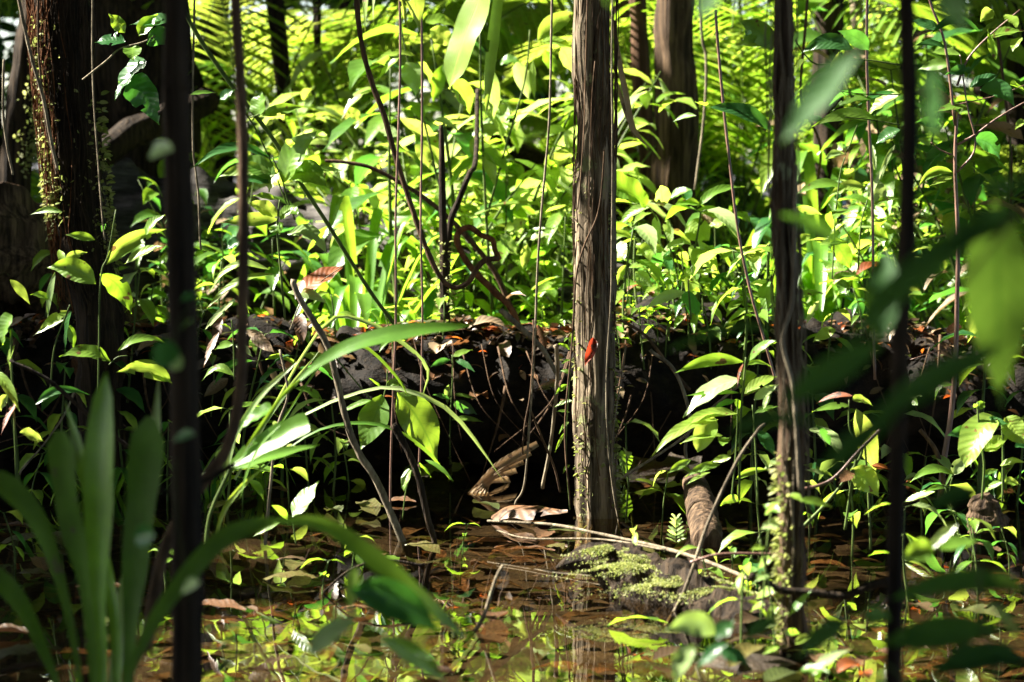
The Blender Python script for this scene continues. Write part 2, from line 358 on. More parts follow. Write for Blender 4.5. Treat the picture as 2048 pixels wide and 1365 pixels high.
# ------------------------------------------------------------------ trunks
def moss_bits(t, pts, rad, n, seed, side=None, size=(.008, .022), name='moss', mat=None, mul=1.0):
    rr = random.Random(seed); b = MB(); Q = catmull(pts, 12)
    for i in range(n):
        p = rr.choice(Q)+Vector((0, 0, rr.uniform(-.03, .03)))
        a = rr.uniform(0, 2*math.pi) if side is None else rr.gauss(side, .45)
        dv = Vector((math.cos(a), math.sin(a), rr.uniform(-.5, .5))); L = rr.uniform(*size)
        p0 = p+dv*rad*mul
        leaf(b, p0, p0+(dv+rvec(rr, .5)).normalized()*L, L*.45, rvec(rr), 'round', nseg=3, cross=3)
    return tag(b.build(name, mat or M['moss'], t), kind='stuff')
def make_tree(name, label, cat, path, d, w0, w1, mat, top=6.5, flare=1.25, base_z=-.12, sides=14, rough=.10, group=None, nfreq=7, ridge=.3, blen=1.0):
    """path: pixel points top -> base at depth d; the trunk carries on above the picture to the canopy"""
    pts = PP(path, d)[::-1]; b0 = pts[0]
    if b0.z > base_z: 
        dv = (pts[0]-pts[1]).normalized(); k = (b0.z-base_z)/max(.2, -dv.z) if dv.z < -.2 else 0
        pts.insert(0, b0+dv*k if k else Vector((b0.x, b0.y, base_z)))
    tp = pts[-1]; dirv = (pts[-1]-pts[-2]).normalized(); z0 = tp.z
    n_up = 4
    for i in range(1, n_up+1):
        h = z0+(top-z0)*i/n_up; pts.append(Vector((tp.x+dirv.x*(h-z0)*.6+R.uniform(-.05, .05), tp.y+R.uniform(-.05, .05), h)))
    t = thing(name, label, cat, (pts[0].x, pts[0].y, pts[0].z), group)
    m = MB(); zt = pts[-1].z; zb = pts[0].z
    rb, rt = S(w1, d)/2, S(w0, d)/2
    tot = len(pts)-1; rad = []
    for i, p in enumerate(pts):
        f = (p.z-zb)/max(.01, z0-zb)
        r = rb+(rt-rb)*min(1, f) if f <= 1 else rt*(1-.45*(p.z-z0)/(top-z0))
        rad.append((i/tot, r*(flare if i == 0 else 1)))
    tube(m, pts, 0, sides=sides+6, n=18, rough=rough, nfreq=nfreq, radii=rad, ridge=ridge, wob=S(w0, d)*.12)
    m.build('trunk', mat, t)
    lb = MB()
    for k in range(5):
        p = pts[-1]+Vector((0, 0, -.25*k)); a = R.uniform(0, 6.28); L = R.uniform(.7, 1.5)*blen
        tube(lb, [p, p+Vector((math.cos(a)*L*.5, math.sin(a)*L*.5, .35*L)), p+Vector((math.cos(a)*L, math.sin(a)*L, .5*L))], rt*.4, rt*.12, sides=5, n=4)
    lb.build('branch', mat, t)
    return t, pts
trees = {}
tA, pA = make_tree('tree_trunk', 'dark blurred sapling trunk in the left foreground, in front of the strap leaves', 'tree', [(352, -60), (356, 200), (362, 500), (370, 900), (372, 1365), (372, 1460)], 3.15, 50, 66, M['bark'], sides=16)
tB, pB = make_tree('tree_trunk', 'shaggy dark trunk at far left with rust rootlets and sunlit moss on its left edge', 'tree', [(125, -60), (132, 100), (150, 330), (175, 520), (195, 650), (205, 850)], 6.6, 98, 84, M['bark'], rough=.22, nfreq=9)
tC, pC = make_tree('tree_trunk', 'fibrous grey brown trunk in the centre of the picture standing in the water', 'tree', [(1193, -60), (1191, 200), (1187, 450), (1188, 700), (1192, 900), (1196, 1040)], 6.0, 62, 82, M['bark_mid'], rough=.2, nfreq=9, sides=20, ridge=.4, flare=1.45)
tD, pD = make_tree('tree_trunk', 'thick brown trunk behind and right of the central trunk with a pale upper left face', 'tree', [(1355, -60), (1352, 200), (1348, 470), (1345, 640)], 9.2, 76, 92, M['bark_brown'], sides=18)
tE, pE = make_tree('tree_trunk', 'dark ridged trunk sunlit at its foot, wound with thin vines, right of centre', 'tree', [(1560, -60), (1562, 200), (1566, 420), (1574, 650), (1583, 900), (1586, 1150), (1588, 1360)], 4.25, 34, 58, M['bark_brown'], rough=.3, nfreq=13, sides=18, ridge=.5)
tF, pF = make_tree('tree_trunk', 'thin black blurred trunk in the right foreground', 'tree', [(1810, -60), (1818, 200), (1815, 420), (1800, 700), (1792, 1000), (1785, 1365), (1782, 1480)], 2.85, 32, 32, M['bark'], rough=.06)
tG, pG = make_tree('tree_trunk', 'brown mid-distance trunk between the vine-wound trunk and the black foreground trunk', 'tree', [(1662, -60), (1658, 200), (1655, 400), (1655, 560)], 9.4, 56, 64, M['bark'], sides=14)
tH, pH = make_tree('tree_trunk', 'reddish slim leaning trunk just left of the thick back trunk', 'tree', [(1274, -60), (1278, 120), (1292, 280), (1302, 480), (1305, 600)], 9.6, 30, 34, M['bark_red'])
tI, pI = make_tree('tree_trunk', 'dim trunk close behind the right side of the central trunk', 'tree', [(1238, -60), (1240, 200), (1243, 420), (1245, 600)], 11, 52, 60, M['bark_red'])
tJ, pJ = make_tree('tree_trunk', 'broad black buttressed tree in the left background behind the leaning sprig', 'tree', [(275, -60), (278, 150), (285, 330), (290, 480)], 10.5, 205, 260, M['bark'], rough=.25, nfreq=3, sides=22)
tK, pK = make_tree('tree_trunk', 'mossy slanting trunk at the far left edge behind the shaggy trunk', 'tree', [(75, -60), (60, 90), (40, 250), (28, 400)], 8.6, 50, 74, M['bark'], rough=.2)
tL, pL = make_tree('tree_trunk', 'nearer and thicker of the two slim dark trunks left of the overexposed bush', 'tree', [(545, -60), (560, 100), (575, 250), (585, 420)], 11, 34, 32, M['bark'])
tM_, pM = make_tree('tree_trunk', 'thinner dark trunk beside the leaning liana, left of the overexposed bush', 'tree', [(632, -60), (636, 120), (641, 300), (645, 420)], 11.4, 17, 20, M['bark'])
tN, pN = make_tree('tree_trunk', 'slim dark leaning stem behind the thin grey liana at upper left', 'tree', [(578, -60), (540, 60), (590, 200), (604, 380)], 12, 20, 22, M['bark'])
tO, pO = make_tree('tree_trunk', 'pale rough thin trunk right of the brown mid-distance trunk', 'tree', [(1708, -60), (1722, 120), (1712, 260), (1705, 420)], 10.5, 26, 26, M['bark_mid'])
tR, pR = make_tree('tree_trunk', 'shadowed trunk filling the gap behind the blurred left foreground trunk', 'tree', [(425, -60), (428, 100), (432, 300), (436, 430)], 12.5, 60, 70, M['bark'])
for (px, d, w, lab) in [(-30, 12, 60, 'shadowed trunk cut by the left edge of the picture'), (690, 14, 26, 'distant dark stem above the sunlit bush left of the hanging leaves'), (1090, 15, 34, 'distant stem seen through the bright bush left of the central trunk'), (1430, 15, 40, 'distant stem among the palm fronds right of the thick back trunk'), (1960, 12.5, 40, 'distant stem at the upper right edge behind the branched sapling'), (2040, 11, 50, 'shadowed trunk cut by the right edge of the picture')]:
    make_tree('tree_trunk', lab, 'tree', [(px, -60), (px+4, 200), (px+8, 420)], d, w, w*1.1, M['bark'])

# moss, rootlets and creepers that grow on the trunks (parts of them)
def vertical_roots(t, path, d, rad, n, seed, mat, name='rootlet', dark=False, spread=1.0, zmin=0.0, zmax=1.6, wander=.03, a0=None, asp=1.0):
    rr = random.Random(seed); Q = catmull(PP(path, d)[::-1], 10); b = MB()
    Q = [q for q in Q if zmin <= q.z <= zmax]
    for i in range(n):
        a = rr.uniform(math.pi, 2*math.pi) if a0 is None else rr.gauss(a0, .5)
        i0 = rr.randrange(0, max(1, len(Q)-8)); i1 = min(len(Q)-1, i0+rr.randint(8, max(9, len(Q)))); pts = []
        for j in range(i0, i1+1, 3):
            a += rr.uniform(-.15, .15); k = rad*(1.05+rr.random()*.08*spread)
            pts.append(Q[j]+Vector((math.cos(a)*k, math.sin(a)*k, 0))+rvec(rr, wander*.12))
        if len(pts) > 2: tube(b, pts, rr.uniform(.0008, .002), sides=4, n=3)
    return tag(b.build(name, mat, t), kind='stuff')
vertical_roots(tC, [(1193, -60), (1191, 200), (1187, 450), (1188, 700), (1192, 900), (1196, 1040)], 6.0, S(76, 6)/2, 42, 3, M['vine'], 'aerial_rootlets', zmax=1.4)
moss_bits(tC, PP([(1187, 380), (1188, 700), (1192, 900), (1196, 1030)], 6.0), S(74, 6)/2, 260, 5, side=-.2)
moss_bits(tC, PP([(1187, 320), (1188, 700), (1192, 900), (1200, 1030)], 6.0), S(74, 6)/2, 200, 6, side=math.pi+.3, size=(.006, .016))
vertical_roots(tB, [(125, -60), (132, 100), (150, 330), (175, 520), (195, 650)], 6.6, S(102, 6.6)/2, 70, 8, M['root'], 'rust_rootlets', spread=5, zmax=2, a0=math.pi+.5)
vertical_roots(tB, [(125, -60), (132, 100), (150, 330), (175, 520), (195, 650)], 6.6, S(102, 6.6)/2, 70, 9, M['bark'], 'dark_rootlets', spread=3, zmax=2)
moss_bits(tB, PP([(132, 60), (150, 330), (160, 430)], 6.6), S(106, 6.6)/2, 620, 10, side=math.pi+.35, size=(.010, .032), mat=M['moss'])
moss_bits(tB, PP([(150, 230), (165, 400), (178, 520)], 6.6), S(104, 6.6)/2, 260, 12, side=-.35, size=(.01, .026))
moss_bits(tK, PP([(75, 60), (50, 200), (30, 330)], 8.6), S(66, 8.6)/2, 350, 13, side=-.6, size=(.012, .03))
vertical_roots(tE, [(1560, -60), (1562, 200), (1566, 420), (1574, 650), (1583, 900), (1586, 1150), (1588, 1330)], 4.25, S(56, 4.25)/2, 26, 15, M['bark_pale'], 'clinging_vines', zmax=1.5, zmin=-.1, wander=.05)
moss_bits(tE, PP([(1583, 950), (1586, 1150), (1588, 1320)], 4.25), S(62, 4.25)/2, 260, 16, side=math.pi+.6, size=(.006, .018))

# ------------------------------------------------------------------ lianas, vines, twigs, sticks
def cord(name, label, cat, path, d, w0, w1, mat, group=None, sides=7, rough=.12, wob=0, kids=(), n=8):
    pts = PP(path, d); m = MB()
    tube(m, pts, S(w0, pts[0].y)/2, S(w1, pts[-1].y)/2, sides=sides, n=n, rough=rough, nfreq=25, wob=wob)
    for (kp, a, b_) in kids: q = PP(kp, d); tube(m, q, S(a, q[0].y)/2, S(b_, q[-1].y)/2, sides=6, n=6, rough=rough, nfreq=25)
    return tag(m.build(name, mat, origin=pts[-1]), label, cat, group)
cord('liana', 'smooth grey brown liana curving in behind the blurred left trunk', 'liana', [(466, -1500), (468, -400), (470, -40), (480, 150), (486, 300), (487, 480), (485, 650), (478, 800), (452, 900), (400, 975), (330, 1100), (290, 1300)], 3.6, 20, 26, M['vine'])
cord('liana', 'leaning brown liana with a hooked lower bend in front of the bright bush', 'liana', [(700, -1500), (705, -300), (712, -30), (722, 80), (745, 170), (768, 230), (790, 310), (812, 380), (832, 440), (852, 495), (878, 550), (905, 575), (935, 566), (955, 535), (972, 520), (998, 517)], 6.3, 11, 11, M['vine'], rough=.2)
cord('liana', 'looping red brown root arching down onto the log left of the central trunk', 'liana', [(1035, 650), (1020, 615), (985, 580), (950, 545), (925, 510), (914, 480), (920, 462), (940, 455), (962, 470), (985, 480), (990, 500), (1000, 520)], 6.7, 15, 10, M['root'], rough=.2)
cord('liana', 'dark straight branch leaning against the slim mossy sapling', 'branch', [(955, 180, 7.6), (952, 315, 7.3), (938, 350), (918, 400), (900, 450), (893, 560), (890, 640)], 7.05, 9, 15, M['bark'])
plant_q = [(882, 250), (884, 320), (886, 450), (890, 640), (893, 935)]
tQ = thing('sapling', 'dark slim mossy stem standing behind the leaning brown liana', 'sapling', P(893, 935, 7.0))
m = MB(); tube(m, PP(plant_q, 7.0), S(9, 7)/2, S(24, 7)/2, sides=9, n=8, rough=.2, nfreq=25); m.build('stem', M['bark'], tQ)
moss_bits(tQ, PP([(886, 500), (890, 640), (893, 900)], 7.0), S(24, 7)/2, 220, 14, size=(.008, .022))
cord('twig', 'dead brown branch reaching across to the right behind the leaning liana', 'branch', [(650, 322), (690, 325), (740, 335), (790, 360), (840, 390), (890, 430), (930, 470), (990, 545), (1030, 640)], 7.4, 7, 12, M['vine'])
cord('liana', 'slender diagonal stem slanting from upper left to the log, bearing bright leaf pairs', 'liana', [(330, -60), (383, 50), (455, 160), (540, 270), (600, 365), (650, 440), (700, 520), (745, 590), (790, 650)], 6.3, 9, 8, M['stem'], kids=[([(450, 190), (500, 240), (540, 320), (570, 400), (590, 430)], 4, 3)])
vines = [([(801, -900), (800, -30), (795, 300), (790, 600), (785, 850), (779, 1050)], 6.05, 5, 'redvine', 'straight hanging vine just left of the pair of big hanging leaves'),
 ([(845, -900), (843, -30), (843, 330), (844, 600), (843, 850), (838, 985)], 6.05, 5, 'redvine', 'straight hanging vine just right of the leaning liana'),
 ([(1108, -900), (1106, -30), (1101, 200), (1085, 400), (1071, 600), (1062, 780), (1052, 960), (1030, 1010)], 5.95, 5, 'twig', 'pale hanging vine left of the central trunk, reaching the water'),
 ([(1432, 20), (1440, 120), (1452, 280), (1470, 430), (1500, 570), (1530, 680), (1550, 760)], 5.6, 6, 'redvine', 'straight bare cane leaning between the central trunk and the vine-wound trunk'),
 ([(1735, -900), (1736, -30), (1739, 200), (1743, 400), (1747, 570), (1750, 760)], 5.8, 6, 'redvine', 'straight vine between the vine-wound trunk and the black foreground trunk'),
 ([(1228, -900), (1226, -30), (1224, 300), (1222, 560), (1213, 700), (1212, 820), (1224, 960), (1240, 1060)], 5.93, 4, 'twig', 'pale vine running down the right face of the central trunk'),
 ([(1208, 300), (1196, 420), (1168, 490), (1150, 560), (1140, 700), (1130, 860), (1140, 1010)], 5.92, 4, 'vine', 'thin vine slipping off the left side of the central trunk'),
 ([(1066, 640), (1060, 780), (1050, 850), (1046, 910)], 5.95, 4, 'vine', 'short brown rootlet hanging in the dark hollow left of the central trunk'),
 ([(1060, 820), (1085, 880), (1110, 940), (1120, 985)], 5.95, 5, 'vine', 'thin brown rootlet slanting to the foot of the central trunk'),
 ([(1250, 690), (1240, 760), (1225, 900), (1235, 1020)], 5.95, 3, 'twig', 'hair-thin root beside the right edge of the central trunk'),
 ([(1590, 330), (1586, 480), (1580, 600), (1560, 680), (1578, 760), (1590, 860), (1600, 980)], 4.15, 9, 'twig', 'greenish cord twisting down the vine-wound trunk'),
 ([(1548, -30), (1546, 150), (1550, 280), (1542, 400), (1544, 520)], 4.15, 6, 'vine', 'dark wiry vine on the left edge of the vine-wound trunk'),
 ([(1406, -900), (1402, -30), (1412, 120), (1405, 260), (1390, 380)], 8.3, 6, 'twig', 'slack pale vine by the right edge of the thick back trunk'),
 ([(1618, -30), (1608, 100), (1606, 200), (1640, 290), (1632, 380)], 8.0, 6, 'vine', 'kinked brown twiggy vine right of the vine-wound trunk near the top'),
 ([(30, -30), (62, 110), (85, 190), (100, 270), (115, 340)], 6.2, 8, 'twig', 'pale cane leaning against the shaggy trunk at far left'),
 ([(8, 120), (5, 220), (12, 290), (25, 350)], 6.2, 6, 'twig', 'sunlit pale vine at the left edge of the picture'),
 ([(75, -30), (76, 100), (90, 250), (102, 300), (112, 350)], 6.3, 5, 'vine', 'brown rootlet hanging just left of the shaggy trunk'),
 ([(184, -900), (185, -30), (186, 120), (190, 250), (200, 380), (210, 480)], 6.4, 4, 'twig', 'thin pale vine along the right edge of the shaggy trunk'),
 ([(388, -900), (387, -30), (386, 150), (385, 290), (392, 350), (398, 400), (402, 500)], 6.6, 5, 'twig', 'pale broken twig hanging right of the blurred left trunk'),
 ([(1995, 60), (2010, 180), (2022, 330), (2020, 480)], 7.5, 6, 'vine', 'brown vine hanging at the upper right edge'),
 ([(1180, -900), (1176, -30), (1170, 200), (1155, 420)], 5.9, 3, 'vine', 'fine vine on the left face of the central trunk near the top'),
]
for (path, d, wd, mt, lab) in vines:
    cord('vine', lab, 'vine', path, d, wd, wd*.9, M[mt], sides=6, wob=.006, rough=.15)
sticks = [([(588, 560), (605, 600), (650, 680), (668, 740), (690, 840), (715, 905), (750, 960), (785, 1040), (815, 1110), (850, 1175)], 5.6, 12, 16, 'twig', 'grey mottled leaning branch left of centre running down into the water'),
 ([(785, 850), (815, 905), (838, 965), (855, 1040), (868, 1090), (852, 1145), (850, 1180)], 5.55, 15, 12, 'bark', 'dark forked branch meeting the grey leaning branch at the water'),
 ([(975, 1042, 5.6), (1100, 1052, 5.5), (1230, 1078, 5.35), (1380, 1110, 5.1), (1500, 1160, 4.9)], 5.3, 5, 9, 'twig', 'long thin stick lying over the water towards the mossy log'),
 ([(990, 1060, 5.5), (1060, 1078, 5.4), (1200, 1082, 5.3), (1330, 1100, 5.15)], 5.3, 3, 5, 'twig', 'second thin wet stick beside the long stick over the water'),
 ([(1085, 978), (1102, 890), (1112, 760), (1110, 690)], 6.1, 7, 9, 'twig', 'upright grey mossy twig left of the central trunk foot'),
 ([(1330, 1255), (1370, 1180), (1420, 1040), (1480, 920), (1530, 850)], 4.7, 9, 6, 'twig', 'pale sloping stick rising from the mossy log to the vine-wound trunk'),
 ([(1500, 1150), (1560, 1180), (1630, 1188), (1690, 1194), (1740, 1175), (1800, 1160)], 4.2, 16, 18, 'bark', 'dark curved root bridging the vine-wound trunk and the black foreground trunk'),
 ([(1560, 1110), (1490, 1108), (1430, 1110), (1380, 1125)], 4.6, 5, 6, 'redvine', 'reddish twig lying behind the mossy log'),
 ([(20, 720), (100, 760), (200, 850), (300, 925)], 5.0, 8, 9, 'bark', 'dark slanting stick at left behind the strap leaves'),
 ([(300, 970), (330, 990), (400, 970), (470, 930)], 3.4, 9, 14, 'bark', 'dark root crossing behind the blurred left trunk'),
 ([(1600, 980), (1660, 960), (1720, 900), (1760, 860)], 4.9, 7, 6, 'redvine', 'reddish slanting stem between the two right trunks'),
 ([(1300, 700), (1350, 740), (1380, 830), (1370, 900), (1385, 990)], 6.4, 7, 7, 'twig', 'bare greenish root hanging in the hollow right of the central trunk'),
 ([(1480, 770), (1420, 820), (1360, 880), (1240, 960)], 6.3, 5, 6, 'twig', 'pale stick slanting across the dark hollow right of the central trunk'),
 ([(1240, 640), (1290, 670), (1330, 720), (1380, 780)], 6.5, 6, 7, 'vine', 'thin root draped over the log just right of the central trunk'),
 ([(1840, 860), (1870, 900), (1885, 955), (1880, 990)], 5.8, 9, 11, 'vine', 'stubby side stem at the foot of the branched sapling'),
 ([(640, 1190), (700, 1140), (770, 1120), (850, 1130)], 4.9, 5, 6, 'bark', 'thin dark stick floating left of the grey leaning branch'),
 ([(905, 1310), (960, 1250), (990, 1160), (1005, 1130)], 4.5, 10, 5, 'twig', 'pale split reed lying in the water below the centre'),
 ([(1000, 620), (1040, 655), (1085, 700), (1105, 735), (1120, 760)], 6.55, 12, 9, 'twig', 'sunlit broken stick leaning off the log left of the central trunk'),
 ([(40, 950), (90, 890), (130, 830), (150, 780)], 5.6, 4, 4, 'twig', 'thin bent twig at left beside the broad grey leaf'),
 ([(560, 700), (575, 790), (555, 860), (540, 1000), (530, 1090)], 5.5, 5, 7, 'twig', 'upright thin stem right of the torn fan leaf'),
]
for (path, d, a, b_, mt, lab) in sticks:
    cord('branch', lab, 'branch', path, d, a, b_, M[mt], wob=.006, rough=.2)

# ------------------------------------------------------------------ logs
def log(name, label, pts, radii, mat, rough=.3, nfreq=4, sides=32, group=None, ridge=.15):
    m = MB(); tube(m, pts, 0, sides=sides, n=26, ridge=ridge, rough=rough, nfreq=nfreq, radii=radii)
    b0 = min(pts, key=lambda p: p.z)
    t = thing(name, label, 'log', (pts[len(pts)//2].x, pts[len(pts)//2].y, 0)); m.build('trunk', mat, t); return t
def gz(x, d, z): q = P(x, 700, d); return Vector((q.x, d, z))
LOGP = [gz(-500, 7.05, .20), gz(-150, 7.1, .19), gz(100, 7.0, .22), gz(300, 7.05, .20), gz(480, 7.0, .22), gz(640, 7.05, .18), gz(820, 6.98, .21), gz(980, 7.05, .20), gz(1130, 7.0, .19), gz(1280, 6.95, .245), gz(1420, 7.0, .25), gz(1580, 6.95, .20), gz(1750, 7.02, .215), gz(1950, 6.95, .17), gz(2150, 6.95, .18), gz(2700, 6.95, .17)]
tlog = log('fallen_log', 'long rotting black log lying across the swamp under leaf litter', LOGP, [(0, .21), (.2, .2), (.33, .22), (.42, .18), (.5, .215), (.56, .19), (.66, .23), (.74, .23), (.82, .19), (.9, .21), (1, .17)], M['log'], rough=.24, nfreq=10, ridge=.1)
LOGC = catmull(LOGP, 8)
def log_top(x):
    b = min(LOGC, key=lambda q: abs(q.x-x)); return b.y, b.z+.19
tlog2 = log('fallen_log', 'grey weathered log behind the front log, sloping down to the right', [gz(150, 9.0, .62), gz(420, 8.8, .60), gz(650, 8.7, .52), gz(900, 8.6, .44), gz(1150, 8.5, .37), gz(1400, 8.4, .30), gz(1650, 8.3, .22)], [(0, .24), (.5, .19), (1, .12)], M['greylog'], rough=.3, nfreq=6, ridge=.3)
tlog3 = log('fallen_log', 'smooth brown log end rising at the left edge of the picture', [gz(-250, 7.6, .55), gz(-40, 7.7, .62), gz(60, 7.8, .58), gz(200, 7.9, .40), gz(330, 7.9, .28)], [(0, .2), (.3, .19), (.6, .14), (1, .05)], M['bark_brown'], rough=.2, nfreq=7, ridge=.3)
tlog4 = log('fallen_log', 'brown leaning log in the shade between the shaggy trunk and the blurred left trunk', [P(180, 330, 9.4), P(235, 285, 9.5), P(300, 252, 9.6), P(420, 200, 9.9)], [(0, .05), (.5, .06), (1, .055)], M['bark'], rough=.2, nfreq=8)
tlog5 = log('fallen_log', 'slanting dead trunk behind the bright bush left of the central trunk', [P(900, 250, 10), P(1020, 310, 9.8), P(1130, 370, 9.6), P(1260, 440, 9.4)], [(0, .05), (1, .09)], M['bark'], rough=.2)
stub = log('log_stub', 'short round mossy log stub sticking out of the water right of the central trunk', [P(1415, 1085, 5.5), P(1408, 1045, 5.65), P(1400, 1005, 5.85), P(1390, 970, 6.1)], [(0, .034), (.4, .038), (1, .031)], M['bark_brown'], rough=.14, nfreq=30, ridge=.0)
stub2 = log('log_stub', 'small pale rotten stump at the right among the seedlings', [P(1975, 1060, 5.5), P(1968, 1020, 5.5), P(1962, 990, 5.5)], [(0, .045), (.7, .035), (1, .02)], M['bark_brown'], rough=.3, nfreq=40, ridge=0)
# mossy log tip
mlp = [P(1112, 1137, 4.93), P(1155, 1122, 4.93), P(1210, 1122, 4.92), P(1280, 1165, 4.88), P(1350, 1192, 4.8), P(1440, 1235, 4.7), P(1530, 1275, 4.6)]
ml = log('mossy_log', 'half sunken log with a pointed tip and sunlit moss, right of the trunk reflection', mlp, [(0, .003), (.1, .014), (.25, .03), (.45, .055), (.75, .062), (1, .055)], M['bark'], rough=.35, nfreq=22, ridge=.25)
def cushion(t, cents, seed, mat=None, name='moss', n=700, h=.012):
    rr = random.Random(seed); b = MB()
    for (c, r) in cents:
        for i in range(n):
            a = rr.uniform(0, 6.28); q = abs(rr.gauss(0, .55))*r; up = .026*math.exp(-(q/r)**2)-.006
            p = c+Vector((math.cos(a)*q*1.6, math.sin(a)*q*.8, up))
            if noise.noise(p*30) < -.22: continue
            L = rr.uniform(.3, 1.0)*h
            leaf(b, p, p+Vector((rr.uniform(-.8, .8), rr.uniform(-.8, .8), .6)).normalized()*L, L*.38, rvec(rr), 'lance', nseg=2, cross=3)
    tag(b.build(name, mat or M['moss'], t), kind='stuff')
cushion(ml, [(P(1215, 1114, 4.9), .045), (P(1265, 1132, 4.87), .055), (P(1310, 1152, 4.84), .06), (P(1370, 1172, 4.78), .06), (P(1440, 1198, 4.7), .06), (P(1330, 1190, 4.74), .07), (P(1250, 1150, 4.82), .06)], 4, n=3200, h=.0075)
rr = random.Random(77)
for i in range(46):
    x = rr.uniform(-20, 2060); q = P(x, 640, 6.78); z = rr.uniform(.25, .42); a = rr.uniform(-.25, .25)
    roots = MB(); tube(roots, [Vector((q.x, 6.8, z)), Vector((q.x+a*.3, 6.74+rr.uniform(-.05, .03), z*.6)), Vector((q.x+a, 6.72, rr.uniform(-.02, .12)))], rr.uniform(.0015, .006), .001, sides=5, n=5); roots.build('rootlet', M['vine'], tlog)

# ------------------------------------------------------------------ hand-placed plants
def plant(name, label, d, stems, leaves, cat='plant', stem_mat='stem', group=None, prof='drip', mat='g', base=None, tilt=.8, nseg=12):
    sp = [(PP(s[0], d), s[1], s[2]) for s in stems]
    b = base if base is not None else (sp[0][0][-1] if sp else P(leaves[0][0], leaves[0][1], d))
    t = thing(name, label, cat, b, group)
    if sp:
        m = MB()
        for q, a, b_ in sp: tube(m, q, S(a, d)/2, S(b_, d)/2, sides=6, n=6, rough=.1, nfreq=30)
        m.build('stem', M[stem_mat], t)
    for i, L in enumerate(leaves):
        x0, y0, x1, y1, w_ = L[:5]; o = L[5] if len(L) > 5 else {}
        dd = o.get('d', d); rr = random.Random(int(x0*31+y1*17))
        dz = o.get('dz', rr.uniform(-.05, .05)); p0 = P(x0, y0, dd); p1 = P(x1, y1, dd+dz)
        n = CAMV*o.get('tilt', tilt)+Vector((rr.uniform(-.9, .25), 0, rr.choice((.75, .6, .1))))
        m = MB()
        if 'mid' in o: leaf_path(m, [p0]+[P(a[0], a[1], dd+dz*.5) for a in o['mid']]+[p1], S(w_, dd)*1.12, n, o.get('prof', prof), o.get('fold', .25), max(nseg, 16), seed=i, twist=o.get('twist', 0))
        else: leaf(m, p0, p1, S(w_, dd)*1.12, n, o.get('prof', prof), o.get('arch', rr.uniform(.02, .12)), o.get('fold', rr.uniform(.15, .4)), nseg, seed=i)
        ob = m.build(o.get('name', 'leaf'), M[o.get('m', mat)], t)
        if 'label' in o: ob['label'] = o['label']
    return t
D = dict
plant('sapling', 'sprig of pointed leaves on a thin branch just right of the shaggy trunk', 6.0,
 [([(310, 72), (285, 85), (240, 98), (215, 120), (180, 148), (165, 160)], 3, 4)],
 [(250, 66, 217, 28, 28), (278, 72, 316, 28, 30), (250, 85, 188, 86, 36, D(m='b')), (264, 94, 266, 123, 34), (300, 62, 330, 90, 45, D(m='b')), (292, 122, 230, 200, 55, D(m='b', prof='heart')), (262, 160, 318, 250, 62, D(m='b', prof='heart')), (240, 165, 235, 165, 1), (350, 40, 260, 50, 30, D(m='b'))], stem_mat='twig')
plant('sapling', 'bright leafy shoot of large oval leaves on the slender diagonal stem', 6.25,
 [([(500, 236), (530, 226), (512, 232), (505, 242)], 3, 3), ([(545, 315), (558, 345), (566, 365), (572, 390), (590, 440)], 3, 4)],
 [(519, 233, 522, 182, 42, D(prof='round')), (524, 232, 610, 213, 24, D(m='g')), (568, 366, 636, 262, 58), (578, 354, 655, 376, 52, D(arch=.2, m='g')), (575, 345, 692, 343, 17, D(arch=.06)), (540, 315, 382, 338, 24, D(arch=.2, m='b')), (548, 360, 470, 318, 40, D(m='g')), (540, 345, 436, 355, 26, D(m='y')), (548, 365, 475, 357, 22, D(m='b')), (558, 345, 538, 385, 34, D(m='y')), (550, 400, 506, 392, 16), (576, 318, 610, 290, 22, D(m='y')), (380, 190, 432, 186, 12), (440, 200, 470, 180, 22, D(m='b'))])
plant('sapling', 'second tier of nibbled bright leaves right of the thin grey liana', 6.1,
 [([(560, 400), (556, 430), (555, 470), (562, 550), (570, 640)], 4, 5)],
 [(556, 432, 494, 405, 34, D(m='y')), (556, 440, 440, 446, 26, D(m='y')), (560, 440, 595, 412, 24, D(m='g')), (556, 446, 560, 470, 36), (575, 468, 655, 512, 32, D(m='p', arch=.25)), (540, 540, 416, 588, 18, D(m='y', prof='lance', arch=.25)), (545, 548, 414, 617, 20, D(m='y', prof='lance', arch=.12)), (470, 600, 410, 660, 12, D(m='p', prof='ribbon')), (595, 430, 575, 420, 18), (482, 484, 455, 500, 25, D(m='b'))])
plant('sapling', 'arching stem with three big bright leaves at left in front of the shaggy trunk', 5.5,
 [([(232, 420), (216, 510), (204, 540), (199, 600), (198, 680), (196, 790)], 3, 4), ([(218, 730), (235, 715), (255, 712)], 3, 3)],
 [(200, 548, 263, 628, 46, D(arch=.15)), (192, 568, 93, 536, 42, D(arch=.15)), (212, 530, 335, 458, 30, D(m='y', arch=.12)), (222, 724, 118, 714, 34, D(arch=.16)), (236, 702, 340, 690, 20, D(arch=.2)), (342, 764, 232, 745, 34, D(m='y', arch=.18)), (300, 742, 345, 768, 26), (250, 528, 330, 490, 22, D(m='y')), (190, 480, 130, 470, 16), (292, 470, 330, 430, 26)])
plant('seedling', 'drooping pale seedling on the log foot at far left', 6.2,
 [([(140, 610), (128, 640), (108, 700), (100, 790)], 3, 4)],
 [(135, 622, 75, 666, 20, D(m='y')), (142, 622, 130, 706, 22, D(m='b')), (128, 640, 66, 672, 14, D(m='p')), (140, 650, 148, 700, 16), (100, 600, 60, 590, 18), (118, 500, 128, 545, 14, D(m='y')), (130, 520, 175, 505, 16, D(m='y')), (110, 545, 95, 640, 14, D(m='p')), (125, 425, 60, 430, 12), (20, 560, 60, 610, 18, D(m='y'))])
